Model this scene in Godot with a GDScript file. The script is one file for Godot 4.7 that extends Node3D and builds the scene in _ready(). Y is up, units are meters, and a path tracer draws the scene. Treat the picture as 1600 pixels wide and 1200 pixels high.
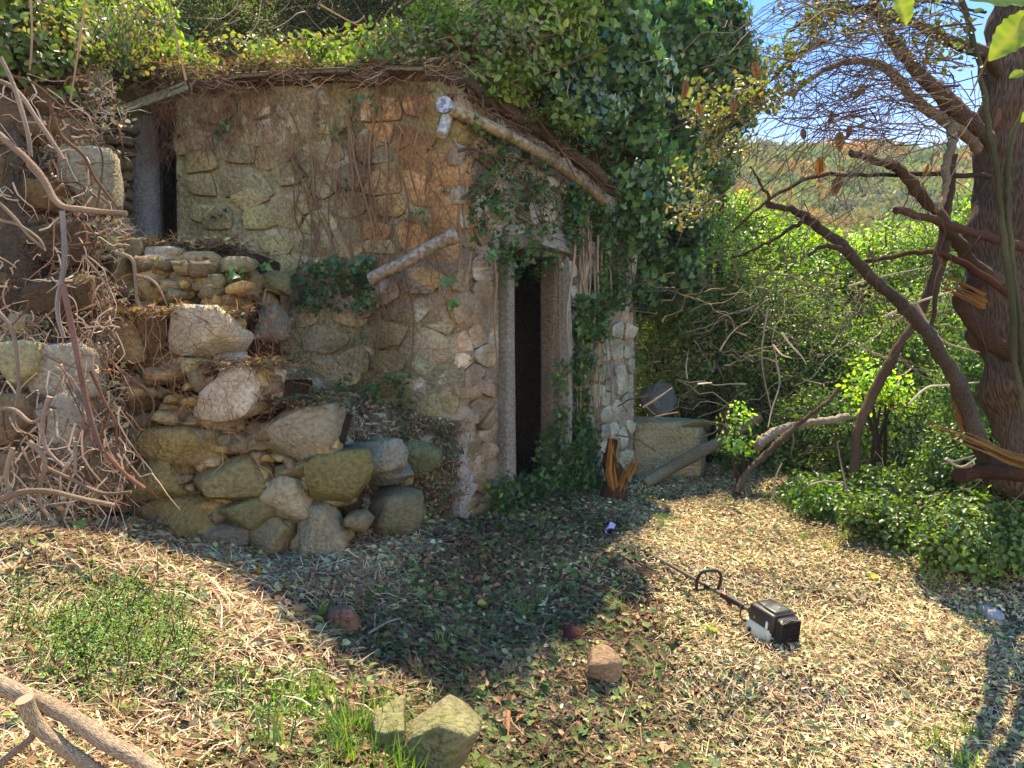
extends Node3D
# An overgrown stone cottage on a hillside clearing, with a brush cutter lying on the cut ground.

const FOCAL := 1162.0      # focal length in photo pixels (photo 1600 x 1200)
const EYE := 1.7
const PITCH := 0.0349
const SUN_ELEV := 64.0
const SUN_AZ := 15.0        # degrees to the right of straight behind the house

var rng := RandomNumberGenerator.new()
var nz := FastNoiseLite.new()
var nz2 := FastNoiseLite.new()
var used := {}
var mat := {}
var ctrl: Array[Vector3] = []
var gx0 := -6.0
var gz0 := -16.0
var gstep := 0.1
var gnx := 150
var gnz := 175
var ggrid := PackedFloat32Array()

# ------------------------------------------------------------------ mesh collector
class Mesher:
	var v := PackedVector3Array()
	var c := PackedColorArray()
	var uv := PackedVector2Array()
	var ix := PackedInt32Array()
	func vert(p: Vector3, col: Color, t := Vector2.ZERO) -> int:
		v.append(p)
		c.append(col)
		uv.append(t)
		return v.size() - 1
	func tri(a: int, b: int, d: int) -> void:
		ix.append(a)
		ix.append(b)
		ix.append(d)
	func quad(a: int, b: int, d: int, e: int) -> void:
		tri(a, b, d)
		tri(a, d, e)
	func flat_quad(p0: Vector3, p1: Vector3, p2: Vector3, p3: Vector3, col: Color) -> void:
		var w := (p1 - p0).length()
		var h := (p3 - p0).length()
		var a := vert(p0, col, Vector2(0, 0))
		var b := vert(p1, col, Vector2(w, 0))
		var d := vert(p2, col, Vector2(w, h))
		var e := vert(p3, col, Vector2(0, h))
		quad(a, b, d, e)
	func box(t: Transform3D, s: Vector3, col: Color, bevel := 0.0) -> void:
		var h := s * 0.5
		var bv: float = minf(bevel, minf(h.x, minf(h.y, h.z)) * 0.9)
		# six faces, inset by the bevel, then strips between them
		var ids := {}
		for ax in 3:
			for sg in [-1.0, 1.0]:
				for i in [-1.0, 1.0]:
					for j in [-1.0, 1.0]:
						var p := Vector3.ZERO
						p[ax] = sg * h[ax]
						p[(ax + 1) % 3] = i * (h[(ax + 1) % 3] - bv)
						p[(ax + 2) % 3] = j * (h[(ax + 2) % 3] - bv)
						ids[[ax, sg, i, j]] = vert(t * p, col, Vector2(i * h[(ax + 1) % 3], j * h[(ax + 2) % 3]))
				quad(ids[[ax, sg, -1.0, -1.0]], ids[[ax, sg, 1.0, -1.0]], ids[[ax, sg, 1.0, 1.0]], ids[[ax, sg, -1.0, 1.0]])
		if bv > 0.0:
			for ax in 3:
				var b1 := (ax + 1) % 3
				for s0 in [-1.0, 1.0]:
					for s1 in [-1.0, 1.0]:
						# edge between face (ax,s0) and face (b1,s1)
						var a0: int = ids[[ax, s0, s1, -1.0]]
						var a1: int = ids[[ax, s0, s1, 1.0]]
						var c0: int = ids[[b1, s1, -1.0, s0]]
						var c1: int = ids[[b1, s1, 1.0, s0]]
						quad(a0, a1, c1, c0)
			for sx in [-1.0, 1.0]:
				for sy in [-1.0, 1.0]:
					for sz in [-1.0, 1.0]:
						tri(ids[[0, sx, sy, sz]], ids[[1, sy, sz, sx]], ids[[2, sz, sx, sy]])
	func commit(smooth := true) -> ArrayMesh:
		var a := []
		a.resize(Mesh.ARRAY_MAX)
		var n := PackedVector3Array()
		n.resize(v.size())
		for k in range(0, ix.size(), 3):
			var f := (v[ix[k + 2]] - v[ix[k]]).cross(v[ix[k + 1]] - v[ix[k]])
			n[ix[k]] += f
			n[ix[k + 1]] += f
			n[ix[k + 2]] += f
		for k in n.size():
			n[k] = n[k].normalized() if n[k].length_squared() > 1e-20 else Vector3.UP
		a[Mesh.ARRAY_VERTEX] = v
		a[Mesh.ARRAY_COLOR] = c
		a[Mesh.ARRAY_TEX_UV] = uv
		a[Mesh.ARRAY_INDEX] = ix
		if smooth:
			a[Mesh.ARRAY_NORMAL] = n
		var m := ArrayMesh.new()
		m.add_surface_from_arrays(Mesh.PRIMITIVE_TRIANGLES, a)
		return m

# ------------------------------------------------------------------ the scene
func _ready() -> void:
	rng.seed = 20241
	nz.seed = 3
	nz.frequency = 0.01
	nz.fractal_octaves = 3
	nz2.seed = 8
	nz2.frequency = 0.01
	nz2.fractal_octaves = 3
	var cam := Camera3D.new()
	cam.name = "camera"
	cam.fov = rad_to_deg(2.0 * atan(600.0 / FOCAL))
	cam.near = 0.05
	cam.far = 400.0
	cam.position = Vector3(0, EYE, 0)
	cam.rotation = Vector3(-PITCH, 0, 0)
	add_child(cam)
	cam.current = true
	var env := Environment.new()
	env.background_mode = Environment.BG_SKY
	var sm := ProceduralSkyMaterial.new()
	sm.sky_top_color = Color8(46, 77, 119)
	sm.sky_horizon_color = Color8(255, 240, 212)
	sm.sky_curve = 0.06
	sm.ground_bottom_color = Color8(96, 92, 74)
	sm.ground_horizon_color = Color8(150, 150, 136)
	sm.sun_angle_max = 30.0
	sm.sun_curve = 0.25
	sm.sky_energy_multiplier = 1.5
	var sky := Sky.new()
	sky.sky_material = sm
	env.sky = sky
	env.tonemap_mode = Environment.TONE_MAPPER_LINEAR
	env.tonemap_exposure = 4.15
	env.fog_enabled = true
	env.fog_density = 0.0007
	env.fog_light_color = Color8(214, 226, 240)
	env.sdfgi_enabled = true
	env.ssao_enabled = true
	env.ssil_enabled = true
	var we := WorldEnvironment.new()
	we.name = "world_environment"
	we.environment = env
	add_child(we)
	var sun := DirectionalLight3D.new()
	sun.name = "sun"
	sun.light_energy = 1.12
	sun.light_color = Color(1.0, 0.95, 0.85)
	sun.light_angular_distance = 0.5
	sun.shadow_enabled = true
	sun.rotation = Vector3(-deg_to_rad(SUN_ELEV), PI - deg_to_rad(SUN_AZ), 0)
	add_child(sun)
	make_materials()
	build_ground()
	build_house()
	build_drain_pipe()
	build_steps()
	build_bank_stones()
	build_cutter()
	build_tree()
	build_fallen_wood()
	build_vines()
	build_ground_things()
	build_plants()
	build_litter()

# ------------------------------------------------------------------ small helpers
func W(u: float, v: float, d: float) -> Vector3:
	var x := (u - 800.0) / FOCAL * d
	var y := -(v - 600.0) / FOCAL * d
	return Vector3(x, EYE + y * cos(PITCH) - d * sin(PITCH), -d * cos(PITCH) - y * sin(PITCH))

func rf(a: float, b: float) -> float:
	return rng.randf_range(a, b)

func rv() -> Vector3:
	return Vector3(rf(-1, 1), rf(-1, 1), rf(-1, 1))

func rdir() -> Vector3:
	var p := rv()
	while p.length_squared() > 1.0 or p.length_squared() < 0.01:
		p = rv()
	return p.normalized()

func K(r: float, g: float, b: float) -> Color:       # sRGB bytes to a linear base colour
	return Color(r / 255.0, g / 255.0, b / 255.0).srgb_to_linear()

func vary(c: Color, amt: float) -> Color:
	var k := 1.0 + rf(-amt, amt)
	return Color(c.r * k * (1.0 + rf(-amt, amt) * 0.3), c.g * k, c.b * k * (1.0 + rf(-amt, amt) * 0.3))

func pick(a: Array):
	return a[rng.randi() % a.size()]

func sstep(a: float, b: float, x: float) -> float:
	var t := clampf((x - a) / (b - a), 0.0, 1.0)
	return t * t * (3.0 - 2.0 * t)

func numbered(called: String) -> String:
	if not used.has(called):
		used[called] = 0
		return called
	used[called] += 1
	return "%s_%03d" % [called, used[called]]

func tag(o: Node3D, label: String, category: String, group := "", kind := "") -> Node3D:
	if label != "":
		o.set_meta("label", label)
	if category != "":
		o.set_meta("category", category)
	if group != "":
		o.set_meta("group", group)
	if kind != "":
		o.set_meta("kind", kind)
	return o

func thing(called: String, label: String, category: String, at: Vector3, group := "") -> Node3D:
	var o := Node3D.new()
	o.name = numbered(called)
	add_child(o, true)
	o.position = at
	tag(o, label, category, group)
	return o

# a part whose vertices are given in world coordinates
func part(called: String, m: Mesher, material: Material, parent: Node3D) -> MeshInstance3D:
	return mi(called, m.commit(), material, parent, Vector3.ZERO)

func mi(called: String, mesh: Mesh, material: Material, parent: Node3D, world_at: Vector3) -> MeshInstance3D:
	var o := MeshInstance3D.new()
	o.mesh = mesh
	o.material_override = material
	if parent == null or parent == self:
		o.name = numbered(called)
		add_child(o, true)
		o.position = world_at
	else:
		o.name = called
		parent.add_child(o, true)
		o.position = world_at - origin_of(parent)
	return o

func origin_of(n: Node3D) -> Vector3:
	var p := Vector3.ZERO
	var k: Node = n
	while k != self and k is Node3D:
		p += (k as Node3D).position
		k = k.get_parent()
	return p

func multi(called: String, mesh: Mesh, material: Material, parent: Node3D, where: Array, tints: Array) -> MultiMeshInstance3D:
	var mm := MultiMesh.new()
	mm.transform_format = MultiMesh.TRANSFORM_3D
	mm.use_colors = true
	mm.mesh = mesh
	mm.instance_count = where.size()
	var off := Vector3.ZERO if parent == null or parent == self else origin_of(parent)
	for i in where.size():
		var t: Transform3D = where[i]
		t.origin -= off
		mm.set_instance_transform(i, t)
		mm.set_instance_color(i, tints[i])
	var o := MultiMeshInstance3D.new()
	o.multimesh = mm
	o.material_override = material
	o.set_meta("kind", "stuff")
	if parent == null or parent == self:
		o.name = numbered(called)
		add_child(o, true)
	else:
		o.name = called
		parent.add_child(o, true)
	return o

# ------------------------------------------------------------------ curves and tubes
func smooth_path(pts: Array, per: int) -> Array:
	var out: Array = []
	var n := pts.size()
	for i in n - 1:
		var p0: Vector3 = pts[maxi(i - 1, 0)]
		var p1: Vector3 = pts[i]
		var p2: Vector3 = pts[i + 1]
		var p3: Vector3 = pts[mini(i + 2, n - 1)]
		for k in per:
			out.append(p1.cubic_interpolate(p2, p0, p3, float(k) / per))
	out.append(pts[n - 1])
	return out

func tube(m: Mesher, pts: Array, r0: float, r1: float, sides: int, c0: Color, c1: Color, lump := 0.12, cap := Color(0, 0, 0, 0)) -> void:
	var n := pts.size()
	var ref := Vector3.UP
	var ring_prev := -1
	var len_at := 0.0
	var seed_off := rf(0, 100)
	for i in n:
		var p: Vector3 = pts[i]
		var dir: Vector3 = ((pts[mini(i + 1, n - 1)] as Vector3) - (pts[maxi(i - 1, 0)] as Vector3))
		if dir.length_squared() < 1e-12:
			dir = Vector3.UP
		dir = dir.normalized()
		if i == 0:
			ref = Vector3.RIGHT if absf(dir.x) < 0.8 else Vector3.UP
		ref = (ref - dir * ref.dot(dir))
		if ref.length_squared() < 1e-8:
			ref = dir.cross(Vector3(0.3, 0.5, 0.8))
		ref = ref.normalized()
		var bin := dir.cross(ref)
		if i > 0:
			len_at += (p - (pts[i - 1] as Vector3)).length()
		var f := float(i) / (n - 1)
		var r := lerpf(r0, r1, f)
		var col := c0.lerp(c1, f)
		var start := m.v.size()
		for k in sides + 1:
			var ang := TAU * (k % sides) / sides
			var bump := 1.0 + lump * nz.get_noise_3d(seed_off + cos(ang) * 30.0, sin(ang) * 30.0, seed_off + len_at * 300.0) * 2.0
			var q := p + (ref * cos(ang) + bin * sin(ang)) * r * bump
			m.vert(q, col * (1.0 + 0.5 * nz2.get_noise_3dv(q * 210.0)), Vector2(float(k) / sides, len_at / maxf(0.02, TAU * maxf(r0, r1))))
		if ring_prev >= 0:
			for k in sides:
				m.quad(ring_prev + k, ring_prev + k + 1, start + k + 1, start + k)
		ring_prev = start
		if i == 0 or i == n - 1:
			var cc := cap if cap.a > 0.0 else col
			var ctr := m.vert(p, cc, Vector2(0.5, 0.5))
			var rim := m.v.size()
			for k in sides:
				m.vert(m.v[start + k], cc, Vector2(0.5, 0.5))
			for k in sides:
				if i == 0:
					m.tri(ctr, rim + (k + 1) % sides, rim + k)
				else:
					m.tri(ctr, rim + k, rim + (k + 1) % sides)

# a crooked twig from a to b
func crook(a: Vector3, b: Vector3, n: int, wander: float) -> Array:
	var out: Array = []
	for i in n + 1:
		var f := float(i) / n
		var p := a.lerp(b, f)
		if i > 0 and i < n:
			p += rdir() * wander * (a - b).length()
		out.append(p)
	return out

func px_path(list: Array, d0: float, d1: float) -> Array:
	var out: Array = []
	for i in list.size():
		var f := float(i) / maxi(list.size() - 1, 1)
		out.append(W(list[i][0], list[i][1], lerpf(d0, d1, f)))
	return out

# a branch, stick or vine as a thing of its own
func stick(called: String, label: String, category: String, group: String, pts: Array, r0: float, r1: float, c: Color, material: Material, sides := 7, per := 5, cap := Color(0, 0, 0, 0)) -> MeshInstance3D:
	var m := Mesher.new()
	tube(m, smooth_path(pts, per), r0, r1, sides, vary(c, 0.08), vary(c, 0.12), 0.25, cap)
	var o := part(called, m, material, self)
	tag(o, label, category, group)
	return o

# ------------------------------------------------------------------ stones
# an irregular field stone: a box rounded towards a ball, cut by random planes, roughened
func rock_mesh(size: Vector3, sub: int, roundness: float, cuts: int, rough: float, base: Color, moss: Color, moss_amt: float, alt: Color) -> ArrayMesh:
	var m := Mesher.new()
	var so := rv() * 40.0
	var planes: Array = []
	for i in cuts:
		var n := rdir()
		planes.append([n, rf(0.60, 0.88)])
	var ids := {}
	for ax in 3:
		for sg in [-1.0, 1.0]:
			var grid: Array = []
			for i in sub + 1:
				for j in sub + 1:
					var p := Vector3.ZERO
					p[ax] = sg
					p[(ax + 1) % 3] = -1.0 + 2.0 * i / sub
					p[(ax + 2) % 3] = -1.0 + 2.0 * j / sub
					var key := Vector3i((p * 100.0).round())
					if not ids.has(key):
						var q := p.lerp(p.normalized() * 1.12, roundness)
						for pl in planes:
							var over: float = q.dot(pl[0]) - pl[1] * 1.25
							if over > 0.0:
								q -= pl[0] * over
						var nn := nz.get_noise_3dv(q * 55.0 + so)
						q += p.normalized() * nn * rough * 1.6
						q += p.normalized() * nz2.get_noise_3dv(q * 160.0 + so) * rough * 0.7
						var w := q * size * 0.5
						var k := clampf(0.5 + 0.9 * nz.get_noise_3dv(w * 160.0 + so), 0.0, 1.0)
						var col := base.lerp(alt, k * 0.7)
						var ms := clampf(moss_amt * (0.35 + 0.75 * p.normalized().y) + 1.3 * nz2.get_noise_3dv(w * 130.0 + so * 1.7) * minf(1.0, moss_amt * 1.6), 0.0, 1.0)
						col = col.lerp(moss, ms)
						col = col * (1.0 + 0.25 * nz2.get_noise_3dv(w * 420.0 + so))
						ids[key] = m.vert(w, col)
					grid.append(ids[key])
			for i in sub:
				for j in sub:
					var a: int = grid[i * (sub + 1) + j]
					var b: int = grid[(i + 1) * (sub + 1) + j]
					var c2: int = grid[(i + 1) * (sub + 1) + j + 1]
					var d: int = grid[i * (sub + 1) + j + 1]
					if sg > 0:
						m.quad(a, d, c2, b)
					else:
						m.quad(a, b, c2, d)
	return m.commit()

# ------------------------------------------------------------------ leaves
# shape 0 oval leaf, 1 ivy leaf, 2 narrow blade, 3 small round leaf
func leaf(m: Mesher, at: Vector3, dir: Vector3, up: Vector3, l: float, w: float, shape: int, col: Color) -> void:
	var side := dir.cross(up)
	if side.length_squared() < 1e-6:
		side = dir.cross(Vector3(0.4, 0.2, 0.9))
	side = side.normalized()
	var n := side.cross(dir).normalized()
	var c1 := col
	var c2 := col * 0.88
	if shape == 1:
		var out := [[0.0, 0.0], [-0.34, -0.12], [-0.58, 0.22], [-0.30, 0.42], [0.0, 1.0], [0.30, 0.42], [0.58, 0.22], [0.34, -0.12]]
		var ctr := m.vert(at + dir * l * 0.28 - n * l * 0.05, c1 * 1.08)
		var first := m.v.size()
		for o in out:
			var droop: float = absf(o[0]) * 0.12 + maxf(0.0, o[1] - 0.5) * -0.16
			m.vert(at + side * w * o[0] + dir * l * o[1] + n * l * droop, c2 if o[0] < 0.0 else c1)
		for k in 8:
			m.tri(ctr, first + k, first + (k + 1) % 8)
	elif shape == 2:
		var a := m.vert(at - side * w * 0.5, c1)
		var b := m.vert(at + side * w * 0.5, c1)
		var bend := n * l * rf(-0.18, 0.18)
		var c := m.vert(at + dir * l * 0.55 + side * w * 0.4 + bend, c1)
		var d := m.vert(at + dir * l * 0.55 - side * w * 0.4 + bend, c1)
		var e := m.vert(at + dir * l + bend * 0.4, c2)
		m.quad(a, b, c, d)
		m.tri(d, c, e)
	else:
		var fold := n * w * 0.22
		var curl := n * l * rf(-0.14, 0.06)
		var b0 := m.vert(at, c1)
		var mc := m.vert(at + dir * l * 0.5 - fold * 0.6, c1 * 1.06)
		var l1 := m.vert(at + dir * l * 0.3 - side * w * 0.46 + fold, c2)
		var l2 := m.vert(at + dir * l * 0.68 - side * w * 0.38 + fold + curl * 0.5, c2)
		var r1 := m.vert(at + dir * l * 0.3 + side * w * 0.46 + fold, c1)
		var r2 := m.vert(at + dir * l * 0.68 + side * w * 0.38 + fold + curl * 0.5, c1)
		var t := m.vert(at + dir * l + curl, c1)
		m.tri(b0, l1, mc)
		m.tri(l1, l2, mc)
		m.tri(l2, t, mc)
		m.tri(b0, mc, r1)
		m.tri(r1, mc, r2)
		m.tri(r2, mc, t)

# a sprig: leaves along a short stem; hang > 0 lets leaves droop
func sprig(count: int, reach: float, l: float, w: float, shape: int, cols: Array, hang: float, stem_col: Color, stem := true) -> ArrayMesh:
	var m := Mesher.new()
	if stem:
		tube(m, [Vector3.ZERO, Vector3(rf(-0.1, 0.1), 0.5, rf(-0.1, 0.1)) * reach, Vector3(rf(-0.2, 0.2), 1.0, rf(-0.2, 0.2)) * reach], reach * 0.022, reach * 0.01, 3, stem_col, stem_col, 0.0)
	for i in count:
		var f := (i + rf(0.2, 1.0)) / count
		var at := Vector3(rf(-0.12, 0.12), f, rf(-0.12, 0.12)) * reach
		var ang := i * 2.4 + rf(-0.5, 0.5)
		var outd := Vector3(cos(ang), rf(-0.1, 0.7) - hang, sin(ang)).normalized()
		at += Vector3(outd.x, 0, outd.z) * reach * rf(0.05, 0.3)
		var up := Vector3(rf(-0.4, 0.4), 1.0, rf(-0.4, 0.4)).normalized()
		if hang > 0.5:
			up = (Vector3(outd.x, 0.4, outd.z) + rv() * 0.3).normalized()
		var k := rf(0.7, 1.15)
		leaf(m, at, outd, up, l * k, w * k, shape, vary(pick(cols), 0.22))
	return m.commit()

# litter tuft: pieces lying flat in a small disc
func litter_mesh(count: int, reach: float, kinds: Array) -> ArrayMesh:
	var m := Mesher.new()
	for i in count:
		var k: Array = pick(kinds)     # [shape, length, width, colours, tilt]
		var ang := rf(0, TAU)
		var rr := reach * sqrt(rng.randf())
		var at := Vector3(cos(ang) * rr, rf(0.0, 0.022), sin(ang) * rr)
		var a2 := rf(0, TAU)
		var tilt: float = k[4]
		var dir := Vector3(cos(a2), rf(-tilt * 0.3, tilt), sin(a2)).normalized()
		var up := (Vector3.UP + rv() * tilt * 1.2).normalized()
		var s := rf(0.6, 1.25)
		leaf(m, at, dir, up, k[1] * s, k[2] * s, k[0], vary(pick(k[3]), 0.2))
	return m.commit()

func basis_up(up: Vector3, spin: float, s: float) -> Basis:
	var x := up.cross(Vector3(0.31, 0.2, 0.93)).normalized()
	var z := x.cross(up).normalized()
	return Basis(x, up, z) * Basis(Vector3.UP, spin) * Basis.from_scale(Vector3.ONE * s)

# ------------------------------------------------------------------ textures
func grey_noise(freq: float, oct: int, seed_: int, lo: float, hi: float, side := 512, warp := 0.0) -> Image:
	var f := FastNoiseLite.new()
	f.noise_type = FastNoiseLite.TYPE_SIMPLEX_SMOOTH
	f.seed = seed_
	f.frequency = freq
	f.fractal_octaves = oct
	f.fractal_gain = 0.6
	if warp > 0.0:
		f.domain_warp_enabled = true
		f.domain_warp_amplitude = warp
		f.domain_warp_frequency = freq * 2.0
	var im := f.get_seamless_image(side, side, false, false, 0.12)
	im.convert(Image.FORMAT_RGB8)
	var d := im.get_data()
	for i in d.size():
		d[i] = int(clampf(lo + (hi - lo) * d[i] / 255.0, 0.0, 1.0) * 255.0)
	return Image.create_from_data(side, side, false, Image.FORMAT_RGB8, d)

func tex(im: Image) -> ImageTexture:
	return ImageTexture.create_from_image(im)

func surf(rough: float, vcol := true) -> StandardMaterial3D:
	var m := StandardMaterial3D.new()
	m.roughness = rough
	m.vertex_color_use_as_albedo = vcol
	m.metallic_specular = 0.35
	return m

func make_materials() -> void:
	var fine := tex(grey_noise(0.05, 6, 11, 0.66, 1.18, 512))
	var bump := tex(grey_noise(0.06, 6, 12, -0.2, 1.2, 512))
	for spec in [["stone", 0.92, 1.1, 1.1], ["mortar", 0.97, 0.9, 1.5], ["soil", 1.0, 1.2, 3.0]]:
		var s := surf(spec[1])
		s.albedo_texture = fine
		s.uv1_triplanar = true
		s.uv1_world_triplanar = true
		s.uv1_scale = Vector3.ONE * spec[2]
		s.heightmap_enabled = true
		s.heightmap_texture = bump
		s.heightmap_scale = spec[3]
		s.metallic_specular = 0.25
		mat[spec[0]] = s
	# bark: streaks along the stem
	var bk := grey_noise(0.05, 6, 21, 0.45, 1.3, 512)
	var stretched := bk.duplicate() as Image
	stretched.resize(512, 128, Image.INTERPOLATE_BILINEAR)
	var bt := tex(stretched)
	var b := surf(0.95)
	b.albedo_texture = bt
	b.heightmap_enabled = true
	b.heightmap_texture = bt
	b.heightmap_scale = 0.9
	b.uv1_scale = Vector3(2.0, 0.35, 1.0)
	b.metallic_specular = 0.2
	mat.bark = b
	var tb := b.duplicate() as StandardMaterial3D
	tb.heightmap_scale = 2.2
	tb.uv1_scale = Vector3(3.0, 0.6, 1.0)
	mat.trunk = tb
	var tw := surf(0.9)
	tw.metallic_specular = 0.25
	mat.twig = tw
	for spec in [["leaf", 0.40, Color(0.85, 0.95, 0.22)], ["ivy", 0.27, Color(0.2, 0.26, 0.10)], ["bright_leaf", 0.45, Color(0.95, 1.0, 0.3)], ["dry", 0.8, Color(0.25, 0.22, 0.15)], ["scrub", 0.85, Color(0.3, 0.3, 0.15)]]:
		var s := surf(spec[1])
		s.backlight_enabled = true
		s.backlight = (spec[2] as Color).linear_to_srgb()
		s.metallic_specular = 0.45 if spec[0] != "dry" else 0.2
		mat[spec[0]] = s
	var pl := surf(0.45)
	mat.plastic = pl
	var sp := surf(0.6)
	sp.albedo_texture = tex(grey_noise(0.03, 6, 31, 0.35, 1.3, 256))
	sp.uv1_triplanar = true
	sp.uv1_world_triplanar = true
	sp.uv1_scale = Vector3.ONE * 3.0
	mat.pipe = sp
	var me := surf(0.35)
	me.metallic = 0.8
	mat.metal = me

# ------------------------------------------------------------------ ground
func terrain_h(x: float, z: float) -> float:
	var d := -z
	var sw := 0.0
	var sh := 0.0
	for p in ctrl:
		var dx := p.x - x
		var dz := p.z - z
		var w := 1.0 / (dx * dx + dz * dz + 0.05)
		w *= w
		sw += w
		sh += w * p.y
	var low := sh / sw
	var hill := sstep(15.0, 66.0, d) * 15.5 + sstep(11.0, 26.0, d) * 1.5
	low += hill * (1.0 - 0.45 * sstep(0.25, 0.8, x / maxf(d, 4.0) - 0.35))
	var high := 3.42 + maxf(0.0, d - 4.7) * 0.30 + maxf(0.0, d - 9.0) * 0.24
	high = minf(high, 14.0 + (d - 25.0) * 0.2) if d > 25.0 else high
	var wob := nz.get_noise_2d(x * 40.0, z * 40.0)
	var bank := sstep(-2.08, -2.32, x + (d - 3.7) * 0.6 + wob * 0.12) * sstep(3.62, 4.75, d + wob * 0.35)
	var behind := sstep(6.9, 7.6, d) * sstep(0.9, 0.2, x - maxf(0.0, d - 9.0) * 0.05)
	var m := maxf(bank, behind)
	low = lerpf(low, maxf(high, low), m)
	var far := sstep(3.0, 20.0, d)
	low += nz.get_noise_2d(x * 90.0, z * 90.0) * 0.035 + nz2.get_noise_2d(x * 25.0, z * 25.0) * (0.05 + 0.5 * far)
	if d > 30.0:
		low += nz.get_noise_2d(x * 4.0, z * 4.0) * 2.0
	return low

func gh(x: float, z: float) -> float:
	var fx := (x - gx0) / gstep
	var fz := (z - gz0) / gstep
	if fx < 0.0 or fz < 0.0 or fx >= gnx - 1 or fz >= gnz - 1:
		return terrain_h(x, z)
	var i := int(fx)
	var j := int(fz)
	var a := lerpf(ggrid[j * gnx + i], ggrid[j * gnx + i + 1], fx - i)
	var b := lerpf(ggrid[(j + 1) * gnx + i], ggrid[(j + 1) * gnx + i + 1], fx - i)
	return lerpf(a, b, fz - j)

func gn(x: float, z: float) -> Vector3:
	var e := 0.08
	return Vector3(gh(x - e, z) - gh(x + e, z), 2.0 * e, gh(x, z - e) - gh(x, z + e)).normalized()

func gp(x: float, z: float, lift := 0.0) -> Vector3:
	return Vector3(x, gh(x, z) + lift, z)

# where the ray through a photo pixel meets the ground
func on_ground(u: float, v: float, lift := 0.0) -> Vector3:
	var d := 1.6
	while d < 14.0:
		var p := W(u, v, d)
		if p.y <= gh(p.x, p.z) + lift:
			return p
		d += 0.02
	return W(u, v, 8.0)

func build_ground() -> void:
	for c in [[800, 1200, 2.74], [1200, 1200, 2.8], [1600, 1200, 2.8], [1200, 1000, 3.55], [1600, 1000, 3.6], [800, 1000, 3.55], [950, 830, 4.85], [1200, 850, 4.75], [1100, 770, 6.2], [1020, 742, 8.0], [1200, 742, 7.0], [1400, 850, 4.7], [1600, 900, 4.2], [715, 812, 5.06], [600, 845, 4.4], [450, 885, 3.95], [300, 872, 3.8], [200, 820, 3.7], [60, 850, 3.2], [0, 1000, 2.5], [0, 1200, 1.9], [300, 1200, 2.1], [300, 1000, 2.8], [500, 1100, 2.6], [650, 1000, 3.35], [560, 720, 4.8], [1400, 740, 8.0], [1700, 760, 6.0], [1100, 735, 9.5], [1500, 720, 11.0], [1150, 705, 12.5], [900, 735, 8.5], [-200, 900, 3.0]]:
		ctrl.append(W(c[0], c[1], c[2]))
	ctrl.append(Vector3(0.3, -0.15, 0.0))
	ctrl.append(Vector3(-2.0, 0.3, 0.0))
	ctrl.append(Vector3(2.5, -0.3, 0.0))
	ctrl.append(Vector3(6.0, 0.1, -6.0))
	ctrl.append(Vector3(12.0, 0.2, -12.0))
	ctrl.append(Vector3(0.0, -0.6, 6.0))
	ctrl.append(Vector3(-14.0, 2.5, -6.0))
	ggrid.resize(gnx * gnz)
	for j in gnz:
		for i in gnx:
			ggrid[j * gnx + i] = terrain_h(gx0 + i * gstep, gz0 + j * gstep)
	var m := Mesher.new()
	var nx := 170
	var nzz := 210
	var soil := K(112, 92, 66)
	var soil2 := K(84, 66, 46)
	var green := K(88, 92, 50)
	for j in nzz + 1:
		var fj := float(j) / nzz
		var z := 8.0 - 26.0 * fj - 110.0 * pow(maxf(0.0, fj - 0.55) / 0.45, 2.2)
		for i in nx + 1:
			var fi := 2.0 * i / nx - 1.0
			var x := fi * 7.0 + signf(fi) * pow(absf(fi), 5.0) * 80.0
			var p := Vector3(x, gh(x, z), z)
			var k := clampf(0.5 + nz.get_noise_2d(x * 60.0, z * 60.0), 0.0, 1.0)
			var col := soil.lerp(soil2, k)
			col = col.lerp(green, sstep(9.0, 15.0, -z) * 0.8)
			m.vert(p, col, Vector2(x, z))
	for j in nzz:
		for i in nx:
			var a := j * (nx + 1) + i
			m.quad(a, a + nx + 1, a + nx + 2, a + 1)
	var o := part("ground", m, mat.soil, self)
	tag(o, "brown earth of the clearing and of the slopes round the cottage", "ground", "", "structure")

# ------------------------------------------------------------------ the cottage
class Frame:
	var o: Vector3
	var dir: Vector3
	var n: Vector3
	func pt(s: float, y: float, off := 0.0) -> Vector3:
		return o + dir * s + Vector3.UP * y + n * off

var fa := Frame.new()      # front wall, s runs from the corner to the left
var fb := Frame.new()      # door wall, s runs from the corner to the right and back
var la := 2.75
var lb := 2.46
var house: Node3D

func on_wall(f: Frame, u: float, v: float) -> Vector2:
	var e := Vector3(0, EYE, 0)
	var r := W(u, v, 1.0) - e
	var t := (f.o - e).dot(f.n) / r.dot(f.n)
	var p := e + r * t - f.o
	return Vector2(p.dot(f.dir), p.y)

func top_a(s: float) -> float:
	return 3.56 + 0.02 * s + 0.03 * nz.get_noise_1d(s * 200.0)

func top_b(s: float) -> float:
	return 3.54 - 0.17 * s + 0.02 * nz.get_noise_1d(s * 170.0 + 50.0)

func in_opening(list: Array, s: float, y: float, grow := 0.0) -> bool:
	for o in list:
		if s > o[0] - grow and s < o[1] + grow and y > o[2] - grow and y < o[3] + grow:
			return true
	return false

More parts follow.
